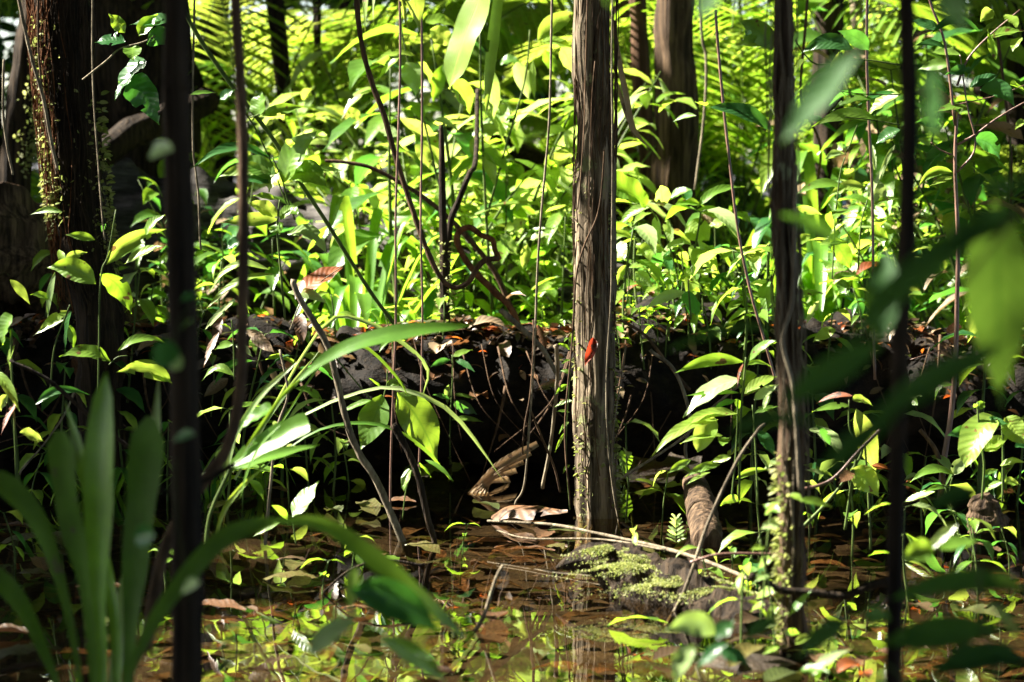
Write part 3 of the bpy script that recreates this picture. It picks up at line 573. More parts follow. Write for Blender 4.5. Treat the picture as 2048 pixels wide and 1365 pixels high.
plant('seedling', 'red-tipped broad leaves at the left edge of the picture', 5.2,
 [([(22, 660), (24, 760), (30, 870), (34, 1010)], 5, 5)],
 [(25, 632, 6, 690, 44, D(prof='round')), (-12, 740, 40, 825, 20, D(m='y')), (38, 800, 2, 870, 14, D(m='o')), (30, 690, 20, 740, 15, D(m='y')), (16, 790, 2, 822, 18, D(m='y')), (40, 865, 90, 885, 30, D(m='y')), (70, 810, 180, 790, 16, D(m='b', arch=.2))])
plant('seedling', 'small plant with tan withered leaves on the log right of the blurred left trunk', 6.2,
 [([(463, 640), (466, 670), (468, 720), (468, 760)], 3, 4)],
 [(438, 664, 407, 735, 15, D(m='d', label='brown withered hanging leaf')), (492, 660, 549, 706, 26, D(m='t', prof='lance')), (468, 752, 404, 762, 18, D(arch=.3)), (466, 690, 430, 700, 14), (470, 690, 505, 715, 14, D(m='p')), (462, 660, 440, 650, 10), (500, 680, 512, 710, 14, D(m='g'))])
plant('seedling', 'twig with a curled golden dead leaf and a grey leaf below it', 6.0,
 [([(690, 530), (640, 565), (605, 600), (580, 660)], 2, 3)],
 [(600, 585, 686, 534, 42, D(m='o', prof='round', label='curled golden dead leaf')), (575, 586, 652, 606, 20, D(m='p', prof='lance')), (606, 560, 590, 600, 20, D(m='t')), (598, 628, 604, 690, 24, D(m='d', prof='round'))], stem_mat='twig')
plant('sapling', 'pair of large backlit leaves with pale drip tips hanging from one node left of centre', 5.8,
 [([(668, 712), (700, 750), (742, 800)], 4, 3), ([(775, 740), (774, 770), (768, 795), (770, 850)], 3, 3)],
 [(764, 790, 720, 902, 58, D(arch=-.03, fold=.15)), (795, 785, 875, 922, 68, D(arch=.06, fold=.12)), (772, 772, 812, 776, 14, D(arch=.25)), (745, 800, 678, 828, 14), (764, 778, 735, 755, 12)])
plant('strap_leaf_plant', 'torn fan-shaped pleated leaves right of the blurred left trunk', 4.6,
 [([(470, 925), (450, 960), (420, 1030), (410, 1100)], 7, 8)],
 [(462, 932, 618, 846, 46, D(prof='cut', fold=.3, arch=.03)), (455, 945, 640, 890, 24, D(prof='lance', arch=.03)), (482, 855, 545, 818, 34, D(prof='cut', m='s')), (450, 960, 600, 720, 10, D(prof='ribbon', m='p', arch=.12)), (430, 1080, 530, 935, 10, D(prof='ribbon', m='y'))], mat='s')
plant('strap_leaf_plant', 'grass with long narrow arching blades crossing in front of the dark hollow', 5.6,
 [],
 [(480, 930, 1010, 968, 9, D(mid=[(600, 835), (720, 785), (800, 778), (890, 815), (950, 880)], prof='ribbon', m='p')), (500, 900, 843, 800, 8, D(mid=[(640, 660), (720, 640), (810, 690), (855, 740)], prof='ribbon', m='p')), (560, 850, 820, 800, 6, D(mid=[(650, 720), (720, 690), (790, 750)], prof='ribbon', m='s')), (470, 960, 640, 700, 9, D(mid=[(540, 830)], prof='ribbon', m='p')), (520, 940, 900, 960, 8, D(mid=[(640, 860), (760, 850), (850, 900)], prof='ribbon', m='s'))], cat='grass', base=P(470, 1000, 5.6))
plant('seedling', 'dim seedling low in the dark hollow beside the slim mossy sapling', 6.75,
 [([(905, 710), (905, 760), (900, 850), (900, 930)], 3, 3)],
 [(905, 715, 945, 700, 14), (910, 720, 950, 745, 12, D(m='b')), (900, 720, 860, 735, 12, D(m='b')), (905, 805, 955, 830, 22, D(m='b')), (900, 800, 866, 790, 14, D(m='b')), (905, 840, 968, 845, 12), (898, 770, 895, 810, 14, D(m='p')), (905, 790, 955, 800, 8)])
plant('seedling', 'little twining plant low in the water between the two leaning branches', 5.6,
 [([(838, 925), (825, 940), (812, 980), (805, 1040)], 3, 3)],
 [(818, 938, 808, 984, 22, D(prof='round')), (838, 925, 862, 955, 16), (850, 920, 908, 965, 10, D(m='s')), (826, 930, 840, 960, 14, D(m='p'))])
plant('seedling', 'upright backlit leaf and its neighbours standing at the water line left of centre', 5.15,
 [([(585, 1040), (588, 1060), (592, 1090)], 3, 3)],
 [(585, 1035, 638, 962, 44, D(arch=.02, fold=.12)), (575, 1040, 540, 1010, 14), (560, 1045, 505, 1075, 16)])
plant('seedling', 'seedlings with opposite arching leaves left of the vine-wound trunk, the tallest of them pale', 5.3,
 [([(1492, 715), (1488, 760), (1482, 830), (1478, 1000)], 4, 5), ([(1505, 810), (1510, 880), (1516, 1010)], 3, 4), ([(1476, 800), (1472, 900), (1462, 1010)], 3, 4)],
 [(1498, 724, 1556, 680, 20, D(arch=.12)), (1486, 724, 1349, 747, 24, D(arch=.10)), (1494, 730, 1545, 736, 12, D(arch=.12)), (1486, 728, 1474, 775, 8, D(m='o')), (1482, 757, 1366, 836, 44, D(m='p', arch=.1, label='large pale leaf reflecting the sky')), (1488, 792, 1560, 752, 24, D(m='y', arch=.1)), (1508, 800, 1560, 768, 18, D(m='p')), (1478, 786, 1372, 792, 12), (1472, 802, 1426, 818, 16, D(m='b')), (1478, 800, 1475, 822, 16), (1476, 828, 1350, 862, 24, D(m='y', arch=.12)), (1435, 840, 1302, 915, 26, D(m='y', arch=.14)), (1430, 836, 1395, 905, 40, D(m='y', prof='round')), (1445, 872, 1360, 888, 16, D(m='y')), (1452, 876, 1446, 892, 24, D(prof='round')), (1382, 920, 1334, 948, 14), (1440, 930, 1370, 955, 16), (1462, 915, 1420, 925, 14, D(m='y')), (1515, 862, 1550, 915, 22, D(m='b')), (1508, 828, 1560, 812, 12), (1540, 790, 1526, 820, 14, D(m='p')), (1420, 945, 1372, 970, 10, D(m='y')), (1480, 1000, 1440, 1010, 16), (1470, 960, 1540, 940, 14)])
plant('sapling', 'plant with big hanging yellow-green leaves between the vine-wound trunk and the black trunk', 5.3,
 [([(1698, 800), (1700, 860), (1725, 900), (1690, 960), (1650, 1010), (1600, 1060)], 3, 8), ([(1730, 890), (1735, 960), (1742, 1100)], 4, 5), ([(1712, 920), (1700, 990), (1690, 1060)], 6, 6)],
 [(1700, 812, 1624, 824, 16, D(arch=.06)), (1705, 792, 1632, 808, 12, D(m='o')), (1712, 818, 1752, 942, 46, D(m='y', prof='lance', arch=0)), (1705, 800, 1745, 812, 22, D(m='y', prof='round')), (1700, 940, 1758, 995, 46, D(m='y', arch=.1)), (1708, 945, 1676, 968, 24, D(m='d')), (1742, 932, 1782, 940, 14, D(m='o')), (1640, 945, 1672, 960, 12), (1650, 950, 1610, 940, 10, D(m='p')), (1632, 925, 1626, 960, 12, D(m='b')), (1660, 890, 1630, 850, 14, D(m='b'))])
plant('seedling', 'pale yellow broad-leaved seedling at the right edge with a dark-lobed leaf in front', 5.3,
 [([(1955, 805), (1958, 860), (1966, 910), (1968, 940), (1964, 1000)], 4, 5), ([(2004, 850), (2006, 900), (2005, 1005)], 4, 5)],
 [(1990, 834, 1932, 935, 62, D(m='y', prof='round', arch=.12)), (2012, 835, 2048, 888, 42, D(m='y', prof='round')), (1958, 862, 1892, 872, 24, D(m='b')), (1962, 862, 2016, 848, 26, D(m='b', arch=.18)), (1968, 902, 2018, 874, 28, D(m='y')), (1955, 820, 1970, 804, 16), (1952, 815, 1948, 808, 10), (1968, 948, 1996, 940, 10), (2000, 932, 2050, 925, 16, D(m='y')), (2006, 966, 1964, 990, 14), (2008, 966, 2040, 970, 20, D(m='y')), (2030, 895, 2060, 900, 20, D(m='b'))])
plant('sapling', 'young plant with arching leaves at the foot of the branched reddish sapling', 5.7,
 [([(1905, 955), (1900, 980), (1906, 1030)], 3, 4)],
 [(1905, 948, 1820, 965, 22, D(arch=.2)), (1908, 950, 1936, 916, 24, D(m='p')), (1936, 916, 1942, 935, 8), (1870, 984, 1800, 1008, 16, D(m='y')), (1898, 975, 1846, 985, 10), (1845, 792, 1806, 802, 14, D(m='p')), (1826, 800, 1836, 812, 14), (1905, 770, 1870, 800, 12, D(arch=.3)), (1915, 745, 1975, 728, 8), (1960, 720, 2040, 690, 10)])
sapR = plant('sapling', 'slender reddish branched sapling right of the black foreground trunk', 5.9,
 [([(1914, 225), (1910, 330), (1916, 480), (1914, 600), (1911, 720), (1902, 830), (1888, 920), (1880, 1000)], 6, 13), ([(1910, 250), (1890, 90), (1862, 10), (1850, -40)], 6, 4), ([(1914, 290), (1950, 270), (1990, 240), (2040, 210), (2100, 180)], 6, 3), ([(1914, 345), (1945, 310), (1950, 275), (1935, 215), (1920, 110)], 5, 3), ([(1914, 172), (1935, 120), (1975, 75), (2040, 20)], 5, 3), ([(1912, 210), (1935, 205), (2000, 190), (2050, 170)], 3, 2), ([(1903, 310), (1880, 300), (1862, 285)], 4, 2), ([(1908, 720), (1890, 700), (1820, 720)], 3, 2)],
 [(1958, 62, 1860, 70, 24, D(m='b', arch=.25)), (1975, 75, 2050, 62, 26), (2040, 75, 2025, 105, 22, D(m='y')), (1992, 120, 1975, 60, 18), (1945, 140, 1890, 150, 20, D(m='b')), (1940, 175, 2000, 150, 24, D(m='b')), (1960, 180, 2030, 215, 34, D(m='b', arch=.25)), (1935, 215, 1870, 225, 20, D(m='g')), (1920, 110, 1860, 105, 20), (1985, 20, 1960, 45, 24, D(m='y')), (2010, 30, 2035, 60, 26, D(m='y')), (1945, 280, 2000, 320, 36, D(m='b', arch=.2)), (1905, 345, 1835, 375, 18, D(arch=.2)), (1905, 355, 1860, 372, 14, D(m='y')), (1900, 130, 1835, 140, 22), (1880, 60, 1820, 40, 20, D(m='b')), (2050, 240, 2030, 260, 14, D(m='y')), (1880, 250, 1830, 245, 20, D(m='b')), (1890, 95, 1830, 92, 18, D(m='b')), (2020, 170, 2060, 200, 30)], stem_mat='redvine')
plant('sapling', 'shoot with long drooping leaves between the two right trunks at the top', 5.6,
 [([(1590, 80), (1610, 110), (1640, 130), (1720, 120), (1800, 130)], 3, 3), ([(1800, 250), (1740, 240), (1690, 235)], 3, 2), ([(1800, 190), (1720, 188), (1650, 178)], 3, 2)],
 [(1706, 100, 1600, 108, 30, D(m='b', arch=.2)), (1678, 105, 1674, 178, 30, D(m='y', prof='lance')), (1738, 100, 1675, 62, 30, D(m='b')), (1750, 200, 1660, 225, 20, D(m='g', arch=.15)), (1755, 240, 1622, 255, 24, D(m='g', arch=.15)), (1800, 190, 1735, 232, 40, D(m='y')), (1790, 185, 1710, 215, 14, D(m='b')), (1690, 190, 1650, 178, 14), (1800, 260, 1750, 290, 30, D(m='b')), (1610, 120, 1584, 155, 18, D(m='y')), (1545, 100, 1475, 40, 40, D(m='g')), (1525, 65, 1492, 75, 44, D(m='b', prof='round')), (1540, 88, 1466, 92, 24, D(m='g')), (1545, 262, 1410, 215, 36, D(m='b', arch=.12)), (1410, 212, 1395, 205, 24, D(prof='round')), (1392, 232, 1345, 245, 12)])
plant('seedling', 'white-bladed young shoot in front of the brown mid-distance trunk', 6.6,
 [([(1690, 310), (1700, 290), (1715, 250)], 2, 3), ([(1690, 315), (1680, 350), (1672, 420)], 3, 3)],
 [(1688, 308, 1648, 322, 16, D(m='p')), (1686, 300, 1676, 290, 16), (1740, 400, 1770, 330, 9, D(m='p', prof='ribbon')), (1750, 340, 1745, 290, 8, D(m='p', prof='ribbon')), (1760, 360, 1790, 290, 9, D(m='p', prof='ribbon'))])
plant('sapling', 'broad bright leaves on a shoot right beside the central trunk above the log', 6.9,
 [([(1300, 415), (1330, 470), (1352, 540), (1360, 600)], 3, 4)],
 [(1292, 412, 1222, 375, 62, D(m='g', prof='cut', arch=.1)), (1325, 412, 1320, 372, 32, D(m='y', prof='round')), (1298, 415, 1236, 455, 22, D(m='y')), (1305, 425, 1265, 452, 20, D(m='y')), (1312, 430, 1320, 492, 20, D(m='p')), (1340, 400, 1385, 380, 22, D(m='g')), (1372, 400, 1376, 376, 20, D(m='b', prof='round')), (1395, 415, 1490, 374, 22, D(m='g', arch=.14)), (1335, 440, 1342, 492, 26, D(m='p')), (1375, 450, 1418, 482, 46, D(m='y', prof='round')), (1425, 445, 1400, 430, 26, D(m='t')), (1470, 445, 1408, 460, 24, D(m='y')), (1485, 440, 1496, 425, 30), (1350, 410, 1410, 414, 20), (1395, 420, 1465, 445, 20), (1330, 412, 1300, 405, 22, D(m='t'))])
plant('seedling', 'overexposed low seedlings on the log top right of the central trunk', 6.85,
 [([(1362, 500), (1366, 545), (1362, 610)], 3, 4), ([(1255, 535), (1258, 570), (1252, 610)], 3, 3), ([(1388, 490), (1392, 520), (1380, 540)], 3, 3)],
 [(1222, 470, 1278, 482, 20, D(m='y', arch=.1)), (1230, 490, 1250, 522, 34, D(m='p')), (1272, 510, 1336, 505, 24, D(m='y', arch=.18)), (1255, 530, 1235, 570, 14, D(m='y')), (1258, 535, 1300, 530, 14, D(m='y')), (1270, 545, 1305, 575, 28, D(m='p')), (1300, 530, 1318, 548, 24, D(m='p')), (1320, 545, 1355, 550, 14, D(m='y')), (1395, 480, 1432, 570, 24, D(m='y', prof='lance', arch=.1)), (1370, 480, 1360, 495, 14), (1380, 548, 1440, 542, 12, D(m='y')), (1360, 552, 1395, 562, 24, D(m='y')), (1382, 572, 1440, 565, 14, D(m='g')), (1440, 520, 1500, 500, 16, D(arch=.18)), (1320, 560, 1350, 570, 14)])
plant('seedling', 'glossy drooping leaf over the log edge right of the central trunk', 6.6, [([(1376, 560), (1378, 590), (1382, 640)], 3, 4)],
 [(1378, 582, 1392, 632, 40, D(m='b', prof='round')), (1370, 585, 1290, 620, 20, D(m='p')), (1385, 580, 1400, 585, 12)])
plant('seedling', 'bright seedlings between the vine-wound trunk and the black trunk above the log', 6.7,
 [([(1670, 430), (1668, 490), (1664, 560)], 3, 3), ([(1735, 400), (1722, 450), (1716, 540)], 3, 3)],
 [(1660, 475, 1702, 538, 34, D(m='g', prof='lance')), (1690, 375, 1588, 392, 22, D(m='g', arch=.15)), (1730, 375, 1655, 395, 22, D(m='y', arch=.14)), (1735, 372, 1774, 402, 40, D(m='p')), (1745, 410, 1800, 398, 10), (1700, 420, 1665, 440, 40), (1590, 415, 1645, 430, 16, D(m='y')), (1620, 470, 1590, 500, 18, D(m='y')), (1640, 490, 1700, 485, 16), (1690, 540, 1640, 545, 22, D(m='y')), (1700, 570, 1680, 590, 34, D(m='g')), (1740, 470, 1780, 480, 40, D(m='g')), (1640, 600, 1612, 650, 14, D(m='p')), (1672, 660, 1625, 685, 22, D(m='y')), (1590, 600, 1650, 588, 16, D(m='g')), (1665, 560, 1720, 552, 20)])
plant('strap_leaf_plant', 'two bright green strap leaves hanging from above left of the central trunk', 5.2, [],
 [(990, -120, 898, 178, 70, D(mid=[(960, 0), (925, 90)], prof='strap', fold=.1, m='ys')), (1010, -120, 972, 235, 22, D(mid=[(992, 30), (978, 150)], prof='lance', m='ys')), (820, -60, 838, 62, 36, D(m='y')), (800, -60, 815, 62, 10, D(m='y', prof='lance')), (735, -50, 730, 64, 12, D(m='y')), (760, -50, 746, 44, 12, D(m='p'))], mat='y', base=P(985, -700, 5.2))
plant('palm_strip', 'hanging dry strip of dead palm leaf right of the central trunk', 6.6, [],
 [(1226, 40, 1300, 298, 11, D(mid=[(1238, 120), (1252, 190), (1268, 260)], prof='ribbon', m='t')), (1232, 160, 1270, 280, 8, D(mid=[(1250, 220)], prof='ribbon', m='t'))], cat='dead leaf', mat='t', base=P(1226, 0, 6.6))
plant('sapling', 'overexposed sapling with big drooping white-lit leaves left of the central trunk', 7.6,
 [([(960, 60), (962, 200), (968, 350), (975, 480), (985, 620)], 4, 7), ([(800, 40), (815, 120), (850, 250), (890, 400), (975, 520)], 3, 6), ([(1060, 60), (1050, 160), (1010, 300), (972, 440)], 3, 5)],
 [(975, 130, 988, 242, 28, D(m='p')), (1030, 118, 1060, 205, 30, D(m='p')), (1066, 118, 1070, 205, 15, D(m='y')), (812, 125, 832, 192, 40, D(m='p')), (800, 115, 752, 165, 26, D(m='y')), (762, 175, 682, 240, 26, D(m='y', arch=.15)), (830, 112, 745, 128, 20, D(m='y', arch=.15)), (835, 125, 870, 185, 36, D(m='y')), (905, 160, 940, 230, 38, D(m='g')), (885, 130, 865, 210, 26, D(m='g')), (1000, 130, 1040, 125, 30, D(m='l', arch=.15)), (1075, 80, 1160, 25, 34, D(m='y', arch=.1)), (1080, 85, 1150, 100, 30, D(m='y', arch=.1)), (1120, 90, 1148, 150, 34, D(m='y')), (1090, 100, 1110, 150, 26, D(m='l')), (850, 45, 920, 60, 36, D(m='y', arch=.15)), (860, 60, 905, 95, 40, D(m='y')), (960, 300, 1020, 345, 30, D(m='g')), (965, 305, 990, 375, 24, D(m='y')), (1010, 245, 1060, 225, 20, D(m='g')), (960, 265, 1000, 262, 26, D(m='y')), (955, 270, 948, 320, 22, D(m='y')), (870, 240, 920, 265, 28, D(m='p')), (820, 205, 850, 245, 24, D(m='g')), (760, 260, 800, 275, 24, D(m='p')), (830, 290, 860, 340, 26, D(m='y')), (720, 240, 690, 215, 20, D(m='y')), (700, 170, 760, 130, 18, D(m='g')), (950, 430, 1100, 412, 13, D(m='y', prof='ribbon', arch=.1)), (930, 460, 870, 440, 18, D(m='g')), (1010, 460, 1060, 440, 22, D(m='y')), (1000, 470, 1035, 510, 26, D(m='p')), (1060, 480, 1100, 470, 22, D(m='p')), (1055, 490, 1045, 540, 20, D(m='y'))], mat='y', tilt=.45)
# small shoots that climb the left side of the central trunk
plant('creeper', 'tiny creeper shoots on the left foot of the central trunk', 5.95,
 [([(1145, 660), (1138, 780), (1132, 900), (1140, 1020)], 2, 3)],
 [(1140, 700, 1118, 690, 10), (1142, 720, 1124, 728, 8), (1142, 748, 1120, 742, 8), (1145, 802, 1108, 815, 10), (1140, 825, 1112, 824, 8), (1138, 845, 1118, 868, 10), (1130, 865, 1110, 905, 6), (1142, 690, 1150, 660, 10), (1136, 770, 1110, 790, 10), (1140, 930, 1126, 948, 8), (1120, 640, 1130, 655, 10)])
plant('creeper', 'bright creeper leaves clinging to the sunlit foot of the vine-wound trunk', 4.1,
 [([(1520, 1080), (1530, 1130), (1545, 1220), (1550, 1300)], 4, 5), ([(1545, 1010), (1535, 1080), (1528, 1180), (1520, 1250)], 4, 4)],
 [(1530, 1030, 1560, 1005, 18, D(m='y')), (1560, 1025, 1525, 1010, 18), (1580, 990, 1605, 1005, 16, D(m='y')), (1560, 1050, 1520, 1060, 20, D(m='p')), (1530, 1095, 1500, 1100, 14, D(m='y')), (1545, 1120, 1515, 1140, 22, D(m='y')), (1540, 1150, 1508, 1165, 20, D(m='p')), (1550, 1185, 1510, 1200, 22, D(m='y')), (1530, 1210, 1500, 1225, 16, D(m='y')), (1560, 1215, 1530, 1245, 22, D(m='y')), (1555, 1250, 1520, 1262, 16, D(m='p')), (1580, 1230, 1625, 1180, 16, D(m='s')), (1570, 1270, 1600, 1268, 14), (1560, 1290, 1525, 1310, 18, D(m='y')), (1600, 1000, 1665, 1015, 18, D(m='g'))])
plant('fern', 'tiny pale fern standing behind the mossy log', 5.2, [([(1350, 1085), (1352, 1060), (1352, 1035)], 2, 2)],
 [(1352, 1085-i*7, 1352+s*(22-i*2), 1076-i*8, 6, D(m='p', prof='lance')) for i in range(7) for s in (-1, 1)], cat='fern')

# ------------------------------------------------------------------ foreground blurred plants
plant('strap_leaf_plant', 'blurred clump of broad upright strap leaves in the left foreground', 3.3, [],
 [(214, 1500, 212, 745, 74, D(mid=[(203, 1250), (205, 1000)], prof='strap2', fold=.35, m='s')), (196, 1480, 122, 862, 64, D(mid=[(176, 1200), (140, 1020)], prof='cut2', m='k', fold=.2)), (252, 1480, 304, 835, 74, D(mid=[(262, 1250), (282, 1030)], prof='cut2', m='k', fold=.15)), (176, 1480, -60, 950, 46, D(mid=[(140, 1240), (85, 1060), (15, 975)], prof='strap2', m='k')), (150, 1480, -70, 1120, 40, D(mid=[(100, 1330), (30, 1190)], prof='strap2', m='k')), (240, 1480, 130, 800, 26, D(mid=[(225, 1200), (170, 950)], prof='ribbon', m='s', dz=.4)), (215, 1500, 318, 752, 34, D(mid=[(250, 1200), (300, 960)], prof='ribbon', m='p', dz=.5))], mat='s', base=P(205, 1500, 3.3))
plant('strap_leaf_plant', 'blurred arching strap leaf with a yellow patch crossing the left foreground trunk', 2.95, [],
 [(230, 1420, 560, 1040, 38, D(mid=[(310, 1240), (420, 1100), (490, 1058)], prof='strap', m='k', fold=.2)), (545, 1042, 935, 1280, 44, D(mid=[(640, 1050), (720, 1100), (820, 1180)], prof='strap', m='s', fold=.3)), (715, 1135, 700, 1225, 34, D(m='y', prof='round')), (700, 1180, 880, 1268, 70, D(m='b')), (620, 1310, 720, 1232, 44, D(m='p')), (760, 1275, 900, 1372, 40, D(m='g')), (820, 1300, 870, 1320, 14), (430, 1350, 480, 1310, 20, D(m='b'))], mat='s', base=P(230, 1420, 2.95))
plant('strap_leaf_plant', 'soft-focus long strap leaf sweeping up to the right in front of the log', 4.4, [],
 [(600, 760, 940, 652, 36, D(mid=[(660, 712), (740, 680), (840, 660)], prof='strap', fold=.2)), (560, 850, 480, 1000, 6, D(prof='ribbon', m='s')), (600, 760, 470, 930, 9, D(mid=[(560, 800)], prof='ribbon', m='s'))], mat='s', base=P(470, 1000, 4.4))
plant('shrub', 'large blurred dark leaves reaching in from the right edge in the foreground', 1.75,
 [([(1600, 880), (1720, 790), (1850, 650), (1960, 520), (2080, 380), (2200, 300)], 6, 14), ([(1620, 1010), (1760, 900), (1900, 800), (2060, 700), (2200, 640)], 5, 10)],
 [(1770, 680, 1560, 812, 58, D(m='n', prof='lance', arch=.02)), (1990, 450, 1690, 690, 66, D(m='n', prof='lance', arch=.06)), (1860, 600, 1600, 560, 1), (2060, 420, 1850, 560, 62, D(m='n', prof='lance')), (2010, 690, 1730, 850, 56, D(m='n', prof='lance', arch=.03)), (1800, 820, 1620, 980, 54, D(m='n', prof='lance', arch=.02)), (1990, 400, 2002, 815, 118, D(m='m', prof='drip', arch=0, fold=.1, d=2.25)), (1640, 850, 1450, 872, 52, D(m='n', prof='lance')), (1790, 500, 1730, 430, 1), (1760, 680, 1770, 500, 62, D(m='n', prof='round', d=2.2)), (1690, 500, 1560, 430, 50, D(m='n', prof='lance', d=2.2)), (1550, 655, 1330, 705, 26, D(m='n', prof='lance', d=2.3)), (1900, 490, 2060, 430, 60, D(m='n')), (2060, 372, 1900, 392, 30, D(m='n'))], mat='n', stem_mat='vine', base=P(2200, 640, 1.75))
plant('shrub', 'blurred single leaves hanging from above around the black foreground trunk', 2.0, [([(1730, 60), (1790, -30), (1830, -160)], 4, 6)],
 [(1725, 90, 1565, 285, 62, D(m='n', prof='lance', arch=.02)), (1870, 135, 1866, 275, 56, D(m='n', prof='round', arch=0)), (1890, -30, 1925, 70, 54, D(m='n')), (1440, -30, 1395, 40, 50, D(m='n')), (1240, -60, 1215, 10, 40, D(m='n')), (1010, -90, 1040, -10, 60, D(m='g'))], mat='n', base=P(1830, -160, 2.0))
plant('shrub', 'low blurred dark shrub filling the bottom right corner', 2.3,
 [([(1960, 1130), (1960, 1230), (1990, 1330), (2010, 1460)], 6, 9), ([(1700, 1290), (1800, 1350), (1900, 1460)], 5, 8)],
 [(2060, 1180, 1780, 1200, 46, D(m='n', prof='lance')), (2000, 1260, 1760, 1290, 62, D(m='n', prof='lance')), (1960, 980, 1850, 1030, 50, D(m='n')), (1700, 1240, 1590, 1320, 54, D(m='n')), (2060, 1320, 1840, 1365, 72, D(m='n')), (1990, 1340, 1960, 1290, 50, D(m='p')), (1600, 1180, 1700, 1120, 1), (1870, 1100, 1805, 1118, 44, D(m='g', d=3.2)), (1880, 1100, 1960, 1080, 40, D(m='g', d=3.2)), (1915, 1050, 1850, 1110, 18, D(m='p', d=3.2)), (1985, 1150, 2040, 1180, 24, D(m='g')), (1975, 1200, 2045, 1290, 20, D(m='p')), (1780, 1240, 1720, 1230, 40, D(m='n')), (1560, 1240, 1480, 1290, 40, D(m='n')), (1790, 1270, 1840, 1310, 26)], mat='n', stem_mat='stem', base=P(2010, 1460, 2.3))
plant('seedling', 'sunlit blurred white leaf and shoots at the bottom right of the mossy log', 3.3, [([(1390, 1290), (1400, 1360), (1410, 1450)], 4, 6)],
 [(1430, 1270, 1330, 1262, 46, D(m='p', arch=.2)), (1390, 1290, 1350, 1370, 36, D(m='p')), (1440, 1300, 1500, 1330, 30, D(m='b')), (1625, 1350, 1700, 1300, 26, D(m='p', d=3.6)), (1430, 1280, 1470, 1240, 36, D(m='b')), (1460, 1290, 1390, 1340, 30, D(m='b')), (1590, 1290, 1625, 1270, 16, D(m='y', d=4)), (1600, 1340, 1660, 1345, 22, D(m='g', d=3.6))], mat='g', base=P(1410, 1450, 3.3))
plant('seedling', 'small blurred leaf bits floating in front of the blurred left trunk', 2.6, [([(345, 700), (360, 640), (400, 600), (470, 560)], 1.5, 1.5), ([(350, 920), (350, 1000), (360, 1080), (380, 1200)], 1.5, 1.5)],
 [(350, 690, 318, 740, 48, D(m='b', prof='round')), (345, 740, 362, 712, 26, D(m='p', prof='round')), (400, 595, 358, 605, 16, D(m='b')), (385, 640, 360, 662, 14, D(m='b')), (310, 1070, 270, 1080, 40, D(m='b', prof='round')), (400, 1165, 362, 1190, 24, D(m='p')), (300, 310, 345, 300, 34, D(m='p', prof='round')), (390, 870, 345, 885, 22, D(m='b'))], mat='b', base=P(380, 1200, 2.6))

# ------------------------------------------------------------------ dead leaves with a shape of their own
def litter_leaf(lab, x, y, d, L, wd, ang, mat, group=None, z=None, arch=.12, fold=.4, prof='drip', tiltz=0, name='fallen_leaf'):
    c = P(x, y, d)
    if z is not None: c.z = z
    m = MB(); L = S(L, d); dv = Vector((math.cos(ang), math.sin(ang), tiltz)).normalized()
    leaf(m, c-dv*L/2, c+dv*L/2, S(wd, d), Vector((R.uniform(-.3, .3), -.35, 1)), prof, arch, fold, 8, seed=int(x))
    return tag(m.build(name, M[mat], origin=c), lab, 'fallen leaf', group)
lf = thing('dead_leaf', 'big folded dull brown dead leaf floating left of the central trunk foot', 'fallen leaf', P(1060, 1030, 5.85))
m = MB(); leaf_path(m, [P(985, 1030, 5.95), P(1020, 1012, 5.9), P(1080, 1014, 5.85), P(1135, 1022, 5.8)], S(70, 5.9), Vector((0, -.3, 1)), 'round', -.5, 14); m.build('blade', M['d'], lf)
fan = thing('dead_palm_fan', 'pleated dead palm leaf propped in the dark hollow left of the central trunk', 'dead leaf', P(950, 985, 6.5))
m = MB(); a0 = P(935, 990, 6.45)
for k in range(9):
    e = P(1075-k*7-(k % 2)*16, 888+k*9, 6.6+k*.01); leaf_path(m, [a0+Vector((k*.006, -.004*k, 0)), a0.lerp(e, .5)+Vector((0, 0, .015)), e], S(15, 6.5), CAMV+Vector((.25*(-1)**k, 0, .4)), 'cut', .2, 8)
m.build('pleats', M['t'], fan)
m = MB(); leaf_path(m, [P(1187, 676, 5.885), P(1184, 695, 5.87), P(1178, 716, 5.875), P(1170, 732, 5.85)], S(19, 5.9), CAMV+Vector((.5, 0, .2)), 'round', .7, 10, n2=CAMV+Vector((-.6, 0, 0)))
tag(m.build('fallen_leaf', M['r'], origin=P(1180, 708, 5.9)), 'red dead leaf caught on the front of the central trunk', 'fallen leaf')
